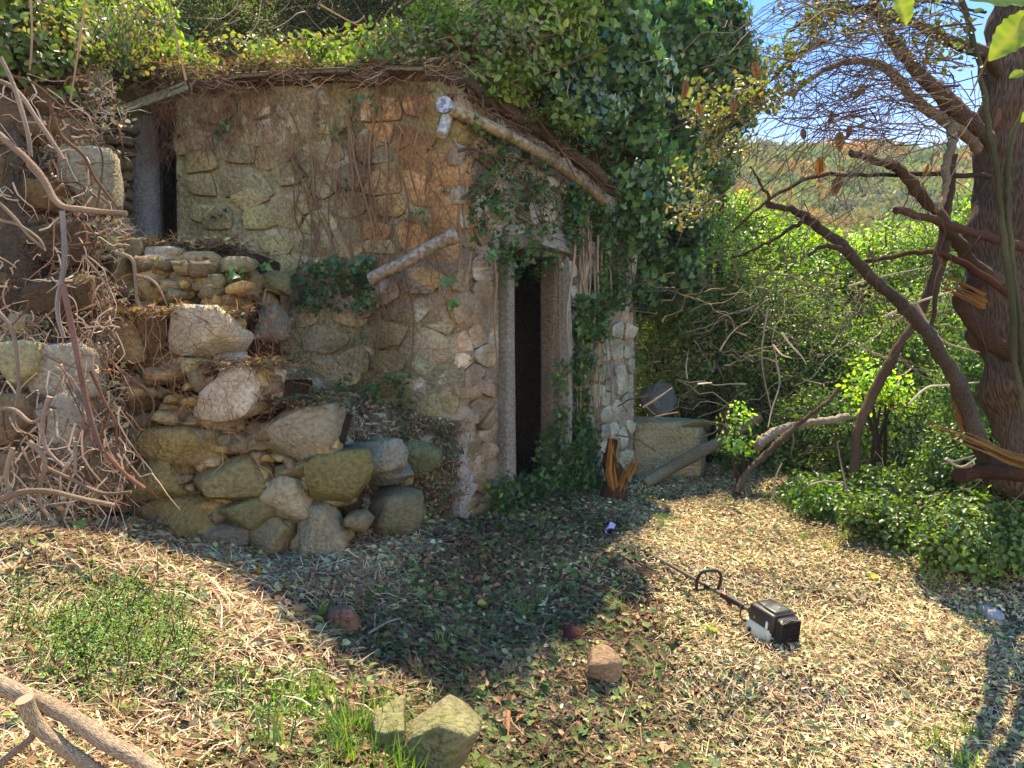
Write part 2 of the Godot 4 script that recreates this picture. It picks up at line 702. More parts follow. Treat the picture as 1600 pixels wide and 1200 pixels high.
# mortar and rubble core of a wall, with openings cut through its thickness
func wall_mesh(f: Frame, length: float, y0: float, which: int, openings: Array, thick: float, cols: Array) -> Mesher:
	var m := Mesher.new()
	var ss: Array = []
	var ys: Array = []
	var st := 0.034
	var s := 0.0
	while s < length + 0.001:
		ss.append(s)
		s += st
	for o in openings:
		ss.append(o[0])
		ss.append(o[1])
	ss.sort()
	var y := 0.0
	while y < 1.0001:
		ys.append(y)
		y += 0.0108
	var ids: Array = []
	for side in 2:
		var rows: Array = []
		for yy in ys:
			var row: Array = []
			for s2 in ss:
				var top: float = top_a(s2) if which == 0 else top_b(s2)
				var h: float = lerpf(y0, top, yy)
				# snap rows to the openings' edges
				for o in openings:
					for e in [o[2], o[3]]:
						if absf(h - e) < 0.026 and s2 >= o[0] - 0.06 and s2 <= o[1] + 0.06:
							h = e
				var p := f.pt(s2, h)
				var q := p * 90.0
				var off := -0.018 + 0.010 * nz2.get_noise_3dv(q * 2.2) + 0.009 * nz2.get_noise_3dv(q * 6.0)
				off += 0.036 * sstep(-0.10 if which == 0 else 0.15, 0.22 if which == 0 else 0.5, nz.get_noise_3dv(q * 0.9 + Vector3(70, 0, 0)) + 0.35 * nz2.get_noise_3dv(q * 4.0))
				if side == 1:
					off = -thick
				var k1 := clampf(0.5 + 0.9 * nz.get_noise_3dv(q * 0.5), 0.0, 1.0)
				var k2 := clampf(0.4 + 1.1 * nz2.get_noise_3dv(q * 0.9), 0.0, 1.0)
				var col: Color = (cols[0] as Color).lerp(cols[1], k1).lerp(cols[2], k2 * 0.6)
				var run := nz2.get_noise_3dv(Vector3(q.x * 1.6, q.y * 0.22, q.z * 1.6))
				col = col.lerp(K(112, 84, 56), clampf(run * 1.8, 0.0, 0.7))
				if which == 0:
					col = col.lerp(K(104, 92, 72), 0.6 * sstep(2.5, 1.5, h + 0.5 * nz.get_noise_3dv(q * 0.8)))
				col = col.lerp(K(196, 190, 164), 0.7 * sstep(0.34, 0.5, nz2.get_noise_3dv(q * 3.0 + Vector3(0, 90, 0))))
				col = col * (1.0 + 0.5 * nz2.get_noise_3dv(q * 4.0) + 0.35 * nz.get_noise_3dv(q * 14.0))
				row.append(m.vert(f.pt(s2, h, off), col))
			rows.append(row)
		ids.append(rows)
	for j in ys.size() - 1:
		for i in ss.size() - 1:
			var a: int = ids[0][j][i]
			var cen: Vector3 = (m.v[ids[0][j][i]] + m.v[ids[0][j + 1][i + 1]]) * 0.5 - f.o
			if in_opening(openings, cen.dot(f.dir), cen.y):
				continue
			m.quad(a, ids[0][j][i + 1], ids[0][j + 1][i + 1], ids[0][j + 1][i])
			m.quad(ids[1][j][i], ids[1][j + 1][i], ids[1][j + 1][i + 1], ids[1][j][i + 1])
	var c0: Color = cols[1]
	for o in openings:
		for e in [[o[0], o[2], o[0], o[3]], [o[1], o[3], o[1], o[2]], [o[0], o[3], o[1], o[3]], [o[1], o[2], o[0], o[2]]]:
			m.flat_quad(f.pt(e[0], e[1], 0.01), f.pt(e[2], e[3], 0.01), f.pt(e[2], e[3], -thick), f.pt(e[0], e[1], -thick), c0 * 0.9)
	# ends and cap
	var lt: float = top_a(length) if which == 0 else top_b(length)
	var zt: float = top_a(0.0) if which == 0 else top_b(0.0)
	m.flat_quad(f.pt(length, y0, 0.0), f.pt(length, lt, 0.0), f.pt(length, lt, -thick), f.pt(length, y0, -thick), c0)
	m.flat_quad(f.pt(0, zt, 0.0), f.pt(length, lt, 0.0), f.pt(length, lt, -thick), f.pt(0, zt, -thick), c0)
	return m

# one stone of a rubble wall: an irregular polygon with a rough face and its own side faces
func wall_stone(f: Frame, poly: PackedVector2Array, proud: float, col: Color, alt: Color, moss: Color, moss_amt: float) -> ArrayMesh:
	var m := Mesher.new()
	var so := rv() * 30.0
	var c2 := Vector2.ZERO
	for p in poly:
		c2 += p
	c2 /= poly.size()
	var cen := f.pt(c2.x, c2.y)
	var rim: Array = []
	for k in poly.size():
		var a := poly[k]
		var b := poly[(k + 1) % poly.size()]
		rim.append(a.lerp(c2, rf(0.05, 0.15)))
		if a.distance_to(b) > 0.05:
			rim.append(a.lerp(b, rf(0.35, 0.65)).lerp(c2, rf(-0.03, 0.06)))
	var tiltx := rf(-0.10, 0.10)
	var tilty := rf(-0.12, 0.10)
	var n := rim.size()
	for ring in 4:
		for k in n:
			var p: Vector2 = rim[k]
			var h := proud
			if ring == 1:
				p = p.lerp(c2, 0.13)
				h = proud + rf(0.004, 0.010)
			elif ring == 2:
				p = p.lerp(c2, 0.55)
				h = proud + rf(0.002, 0.016)
			h += (p.x - c2.x) * tiltx + (p.y - c2.y) * tilty
			if ring == 3:
				h = -0.03
			var w := f.pt(p.x, p.y, h)
			m.vert(w - cen, stone_vert(w, col, alt, moss, moss_amt, so))
	var top := m.vert(f.pt(c2.x, c2.y, proud + rf(0.004, 0.018)) - cen, stone_vert(cen, col, alt, moss, moss_amt, so))
	# side faces have corners of their own, so that the edge stays crisp
	var side := m.v.size()
	for k in n:
		m.vert(m.v[k], m.c[k] * 0.9)
	for k in n:
		var k2 := (k + 1) % n
		m.quad(k, k2, n + k2, n + k)
		m.quad(n + k, n + k2, 2 * n + k2, 2 * n + k)
		m.tri(2 * n + k, 2 * n + k2, top)
		m.quad(side + k2, side + k, 3 * n + k, 3 * n + k2)
	return m.commit()

func stone_vert(w: Vector3, col: Color, alt: Color, moss: Color, moss_amt: float, so: Vector3) -> Color:
	var k := clampf(0.5 + 0.9 * nz.get_noise_3dv(w * 130.0 + so), 0.0, 1.0)
	var cc := col.lerp(alt, k * 0.6)
	cc = cc.lerp(moss, clampf(moss_amt + 1.2 * nz2.get_noise_3dv(w * 60.0), 0.0, 1.0) * 0.75)
	var run := nz2.get_noise_3dv(Vector3(w.x * 145.0, w.y * 20.0, w.z * 145.0))
	cc = cc.lerp(K(104, 80, 54), clampf(run * 1.6, 0.0, 0.6))
	cc = cc.lerp(K(206, 200, 174), 0.6 * sstep(0.36, 0.5, nz2.get_noise_3dv(w * 240.0 + Vector3(0, 90, 0))))
	return cc * (1.0 + 0.5 * nz2.get_noise_3dv(w * 300.0))

# random rubble: the cells round jittered points, cut by their neighbours
func lay_stones(parent: Node3D, f: Frame, which: int, length: float, y0: float, rx: float, ry: float, openings: Array, proud: float) -> void:
	var pts: Array = []
	var y := y0
	var row := 0
	while y < 3.7:
		var s := -0.1 + (0.5 * rx if row % 2 == 0 else 0.0)
		while s < length + 0.2:
			pts.append(Vector2(s + rf(-0.36, 0.36) * rx, y + rf(-0.36, 0.36) * ry))
			s += rx * rf(0.8, 1.2)
		y += ry
		row += 1
	var asp := rx / ry
	for a in pts:
		var poly := PackedVector2Array([a + Vector2(-rx, -ry), a + Vector2(rx, -ry), a + Vector2(rx, ry), a + Vector2(-rx, ry)])
		for b in pts:
			if b == a or absf(b.x - a.x) > 2.2 * rx or absf(b.y - a.y) > 2.2 * ry:
				continue
			# cut along the middle line, in a space squeezed so that stones lie flat
			var nn := Vector2((b.x - a.x) / asp, (b.y - a.y) * asp)
			var mid: Vector2 = (a + b) * 0.5
			nn = nn.normalized()
			var gap := 0.006
			var out := PackedVector2Array()
			for k in poly.size():
				var p := poly[k]
				var q := poly[(k + 1) % poly.size()]
				var dp := (p - mid).dot(nn) + gap
				var dq := (q - mid).dot(nn) + gap
				if dp <= 0.0:
					out.append(p)
				if dp * dq < 0.0:
					out.append(p.lerp(q, dp / (dp - dq)))
			poly = out
			if poly.size() < 3:
				break
		if poly.size() < 3:
			continue
		var bad: bool = a.x > length - 0.04 or a.x < 0.02 or (which == 0 and a.x > 1.55 and a.y < 2.3)
		for p in poly:
			var top: float = top_a(p.x) if which == 0 else top_b(p.x)
			bad = bad or in_opening(openings, p.x, p.y, 0.0) or p.y > top - 0.01 or p.x > length + 0.02
		if bad or in_opening(openings, a.x, a.y, 0.05):
			continue
		for k in poly.size():
			poly[k].x = maxf(poly[k].x, 0.0)
		var t := stone_tone(which, a.x, a.y)
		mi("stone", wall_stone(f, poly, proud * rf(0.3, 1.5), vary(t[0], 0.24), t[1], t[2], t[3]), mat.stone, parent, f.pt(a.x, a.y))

func stone_tone(which: int, s: float, y: float) -> Array:
	var p := Vector2(s, y)
	var moss := K(140, 142, 71)
	if which == 0:
		var base: Color = pick([K(184, 165, 112), K(166, 150, 103), K(196, 181, 131), K(152, 138, 100)])
		var alt := K(140, 125, 93)
		var ma := 0.16
		if s < 0.55 and y > 2.2:
			base = pick([K(203, 156, 100), K(188, 155, 103), K(209, 173, 113)])
			alt = K(166, 121, 75)
			ma = 0.02
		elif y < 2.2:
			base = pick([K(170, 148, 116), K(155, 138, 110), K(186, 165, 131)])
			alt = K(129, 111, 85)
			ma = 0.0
		return [base, alt, moss, ma]
	var b2: Color = pick([K(190, 184, 157), K(172, 166, 143), K(203, 197, 169), K(163, 163, 144)])
	var al := K(143, 140, 118)
	var m2 := 0.12
	if s < 0.5:
		b2 = pick([K(196, 166, 124), K(183, 161, 126), K(168, 148, 118), K(206, 184, 143)])
		al = K(152, 125, 93)
		m2 = 0.02
	return [b2, al, moss, m2]

func build_house() -> void:
	var c := W(715, 811, 5.06)
	c.y = 0.0
	var aw := W(130, 380, 5.32)
	aw.y = 0.0
	var ew := W(992, 770, 7.0)
	ew.y = 0.0
	fa.o = c
	fa.dir = (aw - c).normalized()
	fa.n = fa.dir.cross(Vector3.UP).normalized()
	if fa.n.z < 0.0:
		fa.n = -fa.n
	fb.o = c
	fb.dir = (ew - c).normalized()
	fb.n = fb.dir.cross(Vector3.UP).normalized()
	if fb.n.x < 0.0:
		fb.n = -fb.n
	la = (aw - c).length()
	lb = (ew - c).length()
	house = thing("stone_cottage", "ruined rubble stone cottage with an open doorway and overgrown roof", "house", c + Vector3(0, 0.5, 0))
	# openings
	var w0 := on_wall(fa, 275, 160)
	var w1 := on_wall(fa, 203, 400)
	var upper := [w0.x, w1.x, w1.y - 0.1, w0.y]
	var d0 := on_wall(fb, 781, 388)
	var d1 := on_wall(fb, 872, 405)
	var door := [d0.x, d1.x, 0.35, 2.5]
	var s0 := on_wall(fb, 941, 360)
	var s1 := on_wall(fb, 966, 478)
	var slit := [s0.x, s1.x, s1.y, s0.y]
	var ca := [K(168, 154, 116), K(146, 136, 106), K(148, 144, 84)]
	var cb := [K(166, 148, 120), K(146, 130, 106), K(178, 168, 146)]
	var wa := part("front_wall", wall_mesh(fa, la, 0.3, 0, [upper], 0.42, ca), mat.mortar, house)
	var wb := part("door_wall", wall_mesh(fb, lb, 0.2, 1, [door, slit], 0.17, cb), mat.mortar, house)
	lay_stones(wa, fa, 0, la, 0.75, 0.225, 0.155, [upper], 0.014)
	lay_stones(wb, fb, 1, lb, 0.5, 0.195, 0.135, [door, slit], 0.02)
	# quoins up the corner, long and short by turns
	var y := 0.55
	var k := 0
	while y < 3.3:
		var h := rf(0.24, 0.34)
		var lx := rf(0.34, 0.46) if k % 2 == 0 else rf(0.20, 0.28)
		var lz := rf(0.16, 0.22) if k % 2 == 0 else rf(0.28, 0.34)
		var base: Color = K(185, 142, 90) if y > 2.35 else pick([K(158, 135, 104), K(147, 126, 99)])
		if y > 2.7 and k % 2 == 1:
			base = K(147, 127, 75)
		var q := wall_box(fa, -0.012, lx, y + 0.012, h - 0.024, 0.018, fb, lz, base)
		mi("quoin", q, mat.stone, wa, Vector3.ZERO)
		y += h
		k += 1
	# pale lime render left on the foot of the corner
	var pl := Mesher.new()
	for side in 2:
		var f: Frame = fa if side == 0 else fb
		for i in 9:
			for j in 22:
				var ss := i * 0.02 if side == 0 else i * 0.022
				var yy := 0.5 + j * 0.032
				var lim := 1.0 - absf(j - 9) * 0.03 - i * 0.09 + nz.get_noise_2d(i * 35.0 + side * 300.0, j * 35.0) * 0.7
				var p := f.pt(ss, yy, 0.028 + 0.012 * lim + 0.012 * nz2.get_noise_2d(i * 90.0, j * 90.0)) if lim > 0.3 else f.pt(ss, yy, -0.03)
				if i == 0:
					p = fa.o + Vector3(0, yy, 0) + (fa.n + fb.n).normalized() * (0.05 if lim > 0.3 else -0.03)
				pl.vert(p, K(170, 158, 140) * (0.8 + 0.4 * nz.get_noise_2d(i * 60.0, j * 60.0)))
		for i in 8:
			for j in 21:
				var a := side * 198 + i * 22 + j
				pl.quad(a, a + 22, a + 23, a + 1)
	part("lime_render", pl, mat.mortar, house)
	# door surround of dressed slabs
	var jl := d0.x
	var jr := d1.x
	var jw := (on_wall(fb, 804, 500).x - jl)
	var jamb := dressed("door_jamb", slab_at(fb, jl + jw * 0.5, 1.47, -0.02), Vector3(jw, 2.06, 0.18), K(142, 132, 112))
	jamb.set_meta("label", "tall pale grey jamb slab left of the doorway")
	dressed("door_jamb", slab_at(fb, jr + 0.03, 1.45, -0.075), Vector3(0.09, 2.02, 0.17), K(140, 120, 92))
	dressed("door_jamb", slab_at(fb, jr + 0.085, 1.5, 0.012), Vector3(0.075, 2.0, 0.10), K(156, 150, 130))
	dressed("door_lintel", slab_at(fb, jl + 0.24, 2.585, -0.05), Vector3(0.46, 0.16, 0.22), K(140, 122, 96))
	dressed("door_lintel", slab_at(fb, jr - 0.06, 2.60, -0.05), Vector3(0.44, 0.15, 0.22), K(160, 156, 140))
	dressed("doorstep", slab_at(fb, (jl + jr) * 0.5, 0.50, -0.1), Vector3(jr - jl + 0.1, 0.12, 0.45), K(120, 112, 96))
	var m := Mesher.new()
	# window slit; a brown panel stands in for its dark opening
	m = Mesher.new()
	m.box(slab_at(fb, (slit[0] + slit[1]) * 0.5, (slit[2] + slit[3]) * 0.5, -0.12), Vector3(slit[1] - slit[0] + 0.02, slit[3] - slit[2] + 0.02, 0.03), K(74, 50, 36), 0.004)
	part("slit_dark_panel", m, mat.bark, house)
	# upper doorway: tilted lintel and round post
	m = Mesher.new()
	var le := on_wall(fa, 198, 184)
	var re := on_wall(fa, 300, 146)
	var ang := atan2(re.y - le.y, le.x - re.x)
	var lc := fa.pt((le.x + re.x) * 0.5, (le.y + re.y) * 0.5 + 0.03, -0.10)
	var along := (fa.pt(re.x, re.y) - fa.pt(le.x, le.y)).normalized()
	var upv := fa.n.cross(along).normalized()
	if upv.y < 0.0:
		upv = -upv
	m.box(Transform3D(Basis(along, upv, along.cross(upv)), lc), Vector3(0.56, 0.075, 0.36), K(160, 158, 124), 0.012)
	part("window_lintel", m, mat.stone, house)
	m = Mesher.new()
	tube(m, smooth_path([W(229, 400, 5.34), W(228, 330, 5.34), W(227, 260, 5.34), W(225, 186, 5.34)], 5), 0.108, 0.098, 18, K(112, 110, 100), K(134, 130, 118), 0.05)
	var post := part("stone_post", m, mat.stone, house)
	post.set_meta("label", "round grey post standing inside the upper opening")
	# back and side walls, floor behind, to keep the inside dark
	m = Mesher.new()
	var p0 := fa.pt(la, 0.2, -0.42)
	var p1 := Vector3(p0.x + 0.1, 0.2, -7.4)
	var e0 := fb.pt(lb, 0.2, -0.42)
	var p2 := Vector3(e0.x, 0.2, -7.4)
	for e in [[p0, p1], [p1, p2], [p2, e0]]:
		var a: Vector3 = e[0]
		var b: Vector3 = e[1]
		var mid := (a + b) * 0.5 + Vector3(0, 1.6, 0)
		var dd := (b - a).normalized()
		m.box(Transform3D(Basis(dd, Vector3.UP, dd.cross(Vector3.UP)), mid), Vector3((b - a).length() + 0.3, 3.3, 0.3), K(110, 96, 74), 0.01)
	part("rear_wall", m, mat.mortar, house)
	# flat roof of earth and slabs
	m = Mesher.new()
	var rc := K(104, 86, 62)
	var nu := 26
	var nv := 18
	for side in 2:
		for j in nv + 1:
			for i in nu + 1:
				var u := float(i) / nu
				var v := float(j) / nv
				# front edge follows the two walls
				var front: Vector3
				var total := la + lb
				var t := u * total
				if t < la:
					front = fa.pt(la - t, top_a(la - t), 0.03 + 0.05 * nz.get_noise_1d(t * 300.0))
				else:
					front = fb.pt(t - la, top_b(t - la), 0.05 + 0.05 * nz.get_noise_1d(t * 300.0))
				var backp := Vector3(lerpf(p1.x, p2.x + 0.2, u), 3.6 - 0.25 * sstep(0.5, 1.0, u), -7.6)
				var p := front.lerp(backp, v)
				p.y += 0.05 * nz.get_noise_2d(p.x * 90.0, p.z * 90.0) + (0.06 if side == 0 else -0.03) + 0.10 * v * (1.0 if side == 0 else 0.0)
				m.vert(p, vary(rc, 0.15))
	var cnt := (nu + 1) * (nv + 1)
	for j in nv:
		for i in nu:
			var a := j * (nu + 1) + i
			m.quad(a, a + 1, a + nu + 2, a + nu + 1)
			m.quad(cnt + a, cnt + a + nu + 1, cnt + a + nu + 2, cnt + a + 1)
	for i in nu:
		m.quad(i, cnt + i, cnt + i + 1, i + 1)
	for j in nv:
		var a := j * (nu + 1) + nu
		m.quad(a, cnt + a, cnt + a + nu + 1, a + nu + 1)
	part("roof", m, mat.soil, house)
	# roof slabs showing along the eaves
	for i in 4:
		var t := rf(0.0, la)
		var sl := Mesher.new()
		var f: Frame = fa
		var ss := t
		var yy := top_a(t)
		if t > la:
			f = fb
			ss = t - la
			yy = top_b(ss)
		sl.box(Transform3D(Basis(f.dir, Vector3.UP, f.n) * Basis(Vector3(0, 0, 1), rf(-0.08, 0.08)) * Basis(Vector3(1, 0, 0), rf(0.0, 0.25)), f.pt(ss, yy + rf(0.0, 0.05), 0.04)), Vector3(rf(0.16, 0.38), rf(0.03, 0.055), 0.3), pick([K(112, 98, 76), K(130, 112, 84), K(96, 84, 66)]), 0.012)
		part("roof_slab", sl, mat.stone, house)
	build_gutter()

func dressed(called: String, t: Transform3D, size: Vector3, col: Color) -> MeshInstance3D:
	var o := mi(called, rock_mesh(size, 9, 0.03, 3, 0.035, col, K(122, 124, 78), 0.06, col * 0.7), mat.stone, house, t.origin)
	o.basis = t.basis * Basis.from_euler(Vector3(0, 0, rf(-0.012, 0.012)))
	return o

func slab_at(f: Frame, s: float, y: float, off: float) -> Transform3D:
	return Transform3D(Basis(f.dir, Vector3.UP, f.dir.cross(Vector3.UP)), f.pt(s, y, off))

# a corner block: runs lx along wall a and lz along wall b
func wall_box(f: Frame, _s: float, lx: float, y: float, h: float, proud: float, g: Frame, lz: float, base: Color) -> ArrayMesh:
	var m := Mesher.new()
	var c := f.o
	var corner := (f.n + g.n) * proud * 0.8
	var so := rv() * 20.0
	var prof: Array = []      # plan of the visible faces, from the far end on wall a round the corner to the end on wall b
	for i in 5:
		prof.append(c + f.dir * lx * (1.0 - i / 5.0) + f.n * (proud if i > 0 else -0.03))
	prof.append(c + corner + (f.dir + g.dir) * 0.012)
	for i in 5:
		prof.append(c + g.dir * lz * ((i + 1) / 5.0) + g.n * (proud if i < 4 else -0.03))
	var rows := 6
	for j in rows + 1:
		var b := float(j) / rows
		for i in prof.size():
			var p: Vector3 = prof[i]
			p.y = y + b * h
			var edge: bool = j == 0 or j == rows
			var out := (p - (c + (f.dir + g.dir) * 0.5)) * Vector3(1, 0, 1)
			if edge:
				p -= (f.n + g.n) * 0.03
			p += out.normalized() * (0.012 * nz.get_noise_3dv(p * 220.0 + so) + 0.006 * nz2.get_noise_3dv(p * 600.0 + so))
			p.y += 0.012 * nz.get_noise_3dv(p * 120.0 + so) * (1.0 if edge else 0.3)
			var col := base * (1.0 + 0.5 * nz.get_noise_3dv(p * 140.0 + so) + 0.25 * nz2.get_noise_3dv(p * 420.0))
			m.vert(p, col)
	var w := prof.size()
	for j in rows:
		for i in w - 1:
			var a := j * w + i
			m.quad(a, a + w, a + w + 1, a + 1)
	return m.commit()

func build_gutter() -> void:
	var m := Mesher.new()
	var col := K(176, 156, 116)
	var run: Array = smooth_path([W(702, 170, 4.88), W(760, 196, 5.06), W(800, 216, 5.26), W(852, 246, 5.56), W(905, 284, 5.94), W(942, 316, 6.2)], 6)
	tube(m, run, 0.042, 0.043, 14, col, K(150, 122, 80), 0.05)
	var g := part("gutter", m, mat.pipe, house)
	g.set_meta("label", "tan plastic gutter pipe sloping down along the eaves")
	for f in [0.36, 0.60, 0.83]:
		var k := int(f * (run.size() - 1))
		var r := Mesher.new()
		tube(r, [(run[k] as Vector3).lerp(run[k + 1], 0.0), (run[k] as Vector3).lerp(run[k + 1], 1.2)], 0.047, 0.047, 14, K(150, 128, 88), K(120, 98, 66), 0.0)
		part("pipe_collar", r, mat.pipe, g)
	m = Mesher.new()
	tube(m, [W(694, 163, 4.86), W(696, 166, 4.90), W(703, 170, 4.96)], 0.054, 0.052, 16, K(176, 180, 184), K(164, 160, 150), 0.0)
	part("end_cap", m, mat.pipe, g)
	m = Mesher.new()
	tube(m, [W(699, 180, 4.92), W(695, 195, 4.90), W(690, 211, 4.87)], 0.038, 0.038, 14, K(198, 186, 162), K(206, 198, 180), 0.0)
	part("downspout", m, mat.pipe, g)

func build_drain_pipe() -> void:
	var a := W(578, 438, 4.72)
	var b := W(714, 366, 4.66)
	var t := thing("drain_pipe", "pale broken drain pipe slanting across the front wall", "pipe", a)
	var m := Mesher.new()
	var pts: Array = []
	for i in 13:
		pts.append(a.lerp(b, i / 12.0) + Vector3(0, 0.006 * sin(i * 0.9), 0))
	tube_open(m, pts, 0.042, 0.035, 18, K(166, 150, 122), K(128, 104, 78))
	part("pipe_wall", m, mat.pipe, t)
	m = Mesher.new()
	tube_open(m, [b.lerp(a, 0.10), b.lerp(a, -0.01)], 0.050, 0.043, 18, K(170, 150, 124), K(150, 128, 104))
	part("pipe_socket", m, mat.pipe, t)

# a pipe with a bore: open ends
func tube_open(m: Mesher, pts: Array, r: float, ri: float, sides: int, c0: Color, c1: Color) -> void:
	var dir := ((pts[pts.size() - 1] as Vector3) - (pts[0] as Vector3)).normalized()
	var ref := dir.cross(Vector3.UP).normalized()
	var bin := dir.cross(ref)
	for shell in 2:
		var rr := r if shell == 0 else ri
		for i in pts.size():
			for k in sides + 1:
				var ang := TAU * k / sides
				var p: Vector3 = pts[i] + (ref * cos(ang) + bin * sin(ang)) * rr
				var col := c0.lerp(c1, clampf(0.5 + 0.9 * nz.get_noise_3dv(p * 150.0), 0.0, 1.0))
				m.vert(p, col if shell == 0 else col * 0.6, Vector2(float(k) / sides, i * 0.2))
	var w := sides + 1
	var cnt := pts.size() * w
	for i in pts.size() - 1:
		for k in sides:
			var a := i * w + k
			m.quad(a, a + 1, a + w + 1, a + w)
			m.quad(cnt + a, cnt + a + w, cnt + a + w + 1, cnt + a + 1)
	for k in sides:
		m.quad(k, cnt + k, cnt + k + 1, k + 1)
		var e := (pts.size() - 1) * w + k
		m.quad(e, e + 1, cnt + e + 1, cnt + e)

# ------------------------------------------------------------------ the stone steps and the bank
func px_rock(parent: Node3D, called: String, u0: float, v0: float, u1: float, v1: float, d: float, base: Color, opts := {}) -> MeshInstance3D:
	var w := (u1 - u0) / FOCAL * d
	var h := (v1 - v0) / FOCAL * d
	var dep: float = opts.get("deep", clampf((w + h) * 0.5, 0.1, 0.4))
	var at := W((u0 + u1) * 0.5, (v0 + v1) * 0.5, d + dep * 0.42)
	var small := maxf(w, h) < 0.13
	var mesh := rock_mesh(Vector3(w * 1.2, h * 1.2, dep), 3 if small else int(opts.get("sub", 6)), opts.get("round", 0.32), opts.get("cuts", 7), opts.get("rough", 0.085), base, opts.get("moss_col", K(122, 114, 62)), opts.get("moss", 0.12), opts.get("alt", base * 0.72))
	var o := mi(called, mesh, mat.stone, parent, at)
	o.rotation = Vector3(rf(-0.12, 0.12), rf(-0.3, 0.3), rf(-0.07, 0.07) + opts.get("tilt", 0.0))
	return o

func build_steps() -> void:
	var t := thing("stone_steps", "steep dry stone steps climbing left along the front wall", "steps", W(380, 860, 4.1))
	var m := Mesher.new()
	var soil := K(84, 64, 46)
	# earth and rubble core under each tread: [left, right, top, front depth, back depth]
	var treads := [[120, 402, 396, 4.67, 5.3], [120, 360, 508, 4.40, 5.25], [170, 428, 600, 4.30, 5.2], [180, 515, 660, 4.27, 5.2], [190, 556, 730, 4.25, 5.15], [190, 560, 780, 4.35, 5.15], [150, 545, 840, 4.30, 5.1]]
	for s in treads:
		var a := W(s[0], s[2], s[3])
		var b := W(s[1], s[2], s[3])
		var top := a.y
		var bot := 0.2
		var n := 12
		var first := m.v.size()
		for j in 9:
			for i in n + 1:
				var p := a.lerp(b, float(i) / n)
				var q := Vector3(p.x, 0, p.z)
				if j < 5:
					q.y = lerpf(bot, top, j / 4.0)
				else:
					q.y = top
					q.z = lerpf(p.z, -s[4], (j - 4) / 4.0)
				q += Vector3(0, 0.02, 0.03) * (nz.get_noise_3dv(q * 300.0) * 1.5)
				m.vert(q, soil * (1.0 + 0.5 * nz2.get_noise_3dv(q * 200.0)))
		for j in 8:
			for i in n:
				var k := first + j * (n + 1) + i
				m.quad(k, k + 1, k + n + 2, k + n + 1)
		# the right end
		var e0 := m.vert(Vector3(b.x, bot, b.z), soil)
		var e1 := m.vert(Vector3(b.x, top, b.z), soil)
		var e2 := m.vert(Vector3(b.x, top, -s[4]), soil)
		var e3 := m.vert(Vector3(b.x, bot, -s[4]), soil)
		m.quad(e0, e1, e2, e3)
	part("earth_core", m, mat.soil, t)
	var tan_ := K(182, 156, 104)
	var grey := K(178, 166, 138)
	var pale := K(204, 184, 148)
	var ochre := K(182, 148, 88)
	var dark := K(146, 130, 92)
	var rows := [
		[180, 377, 230, 420, 4.45, dark, 0.19], [182, 394, 214, 460, 4.40, dark, 0.06], [231, 440, 258, 478, 4.38, tan_, 0.06], [230, 402, 282, 444, 4.42, pale, 0.00], [238, 388, 286, 410, 4.45, grey, 0.00], [284, 396, 350, 420, 4.45, tan_, 0.06], [283, 418, 352, 446, 4.45, ochre, 0.03], [273, 438, 327, 484, 4.45, K(150, 132, 108), 0.03], [350, 426, 406, 466, 4.60, K(132, 118, 80), 0.17], [408, 426, 452, 458, 4.72, K(128, 116, 76), 0.19], [394, 456, 430, 486, 4.72, dark, 0.08], [388, 482, 446, 532, 4.70, K(136, 126, 104), 0.03], [345, 466, 392, 494, 4.62, dark, 0.06],
		[152, 494, 226, 560, 4.20, tan_, 0.06], [268, 488, 372, 562, 4.10, pale, 0.02], [222, 498, 270, 560, 4.28, K(120, 96, 66), 0.00], [334, 552, 382, 580, 4.20, grey, 0.06], [230, 556, 300, 602, 4.25, K(124, 98, 62), 0.00], [296, 574, 330, 606, 4.22, K(120, 110, 90), 0.00],
		[322, 574, 438, 656, 4.06, pale, 0.01], [268, 612, 328, 664, 4.14, K(126, 108, 80), 0.03], [186, 590, 250, 660, 4.18, K(122, 92, 58), 0.00],
		[212, 664, 348, 718, 4.04, K(160, 136, 82), 0.07], [340, 652, 384, 682, 4.14, dark, 0.00], [356, 676, 402, 706, 4.10, dark, 0.14], [386, 656, 436, 702, 4.10, K(132, 118, 88), 0.06],
		[428, 636, 526, 722, 4.04, K(150, 136, 106), 0.04],
		[198, 710, 294, 788, 4.02, K(146, 130, 82), 0.12], [316, 708, 436, 780, 4.03, K(138, 122, 80), 0.14], [290, 714, 318, 744, 4.12, dark, 0.06], [286, 742, 326, 786, 4.16, dark, 0.00], [438, 718, 500, 750, 4.06, K(140, 124, 78), 0.08], [484, 706, 572, 790, 4.04, K(126, 112, 66), 0.19], [410, 744, 482, 808, 4.02, K(164, 148, 112), 0.08], [470, 776, 506, 808, 4.1, dark, 0.11],
		[252, 778, 348, 858, 3.98, K(148, 126, 72), 0.11], [356, 778, 428, 828, 4.02, K(130, 118, 78), 0.11], [322, 816, 388, 860, 4.0, K(122, 112, 90), 0.08], [390, 806, 458, 860, 4.02, dark, 0.17], [464, 792, 538, 866, 4.02, K(158, 144, 110), 0.11], [200, 776, 258, 824, 4.02, K(120, 98, 66), 0.06], [206, 812, 262, 852, 3.98, dark, 0.06], [344, 776, 366, 812, 4.06, dark, 0.06], [426, 800, 470, 830, 4.08, dark, 0.06],
		[544, 688, 640, 742, 4.35, K(140, 132, 108), 0.11], [636, 690, 686, 734, 4.62, K(112, 110, 74), 0.19], [576, 766, 658, 846, 4.35, K(110, 104, 80), 0.19], [574, 726, 640, 756, 4.42, K(112, 108, 96), 0.06],
	]
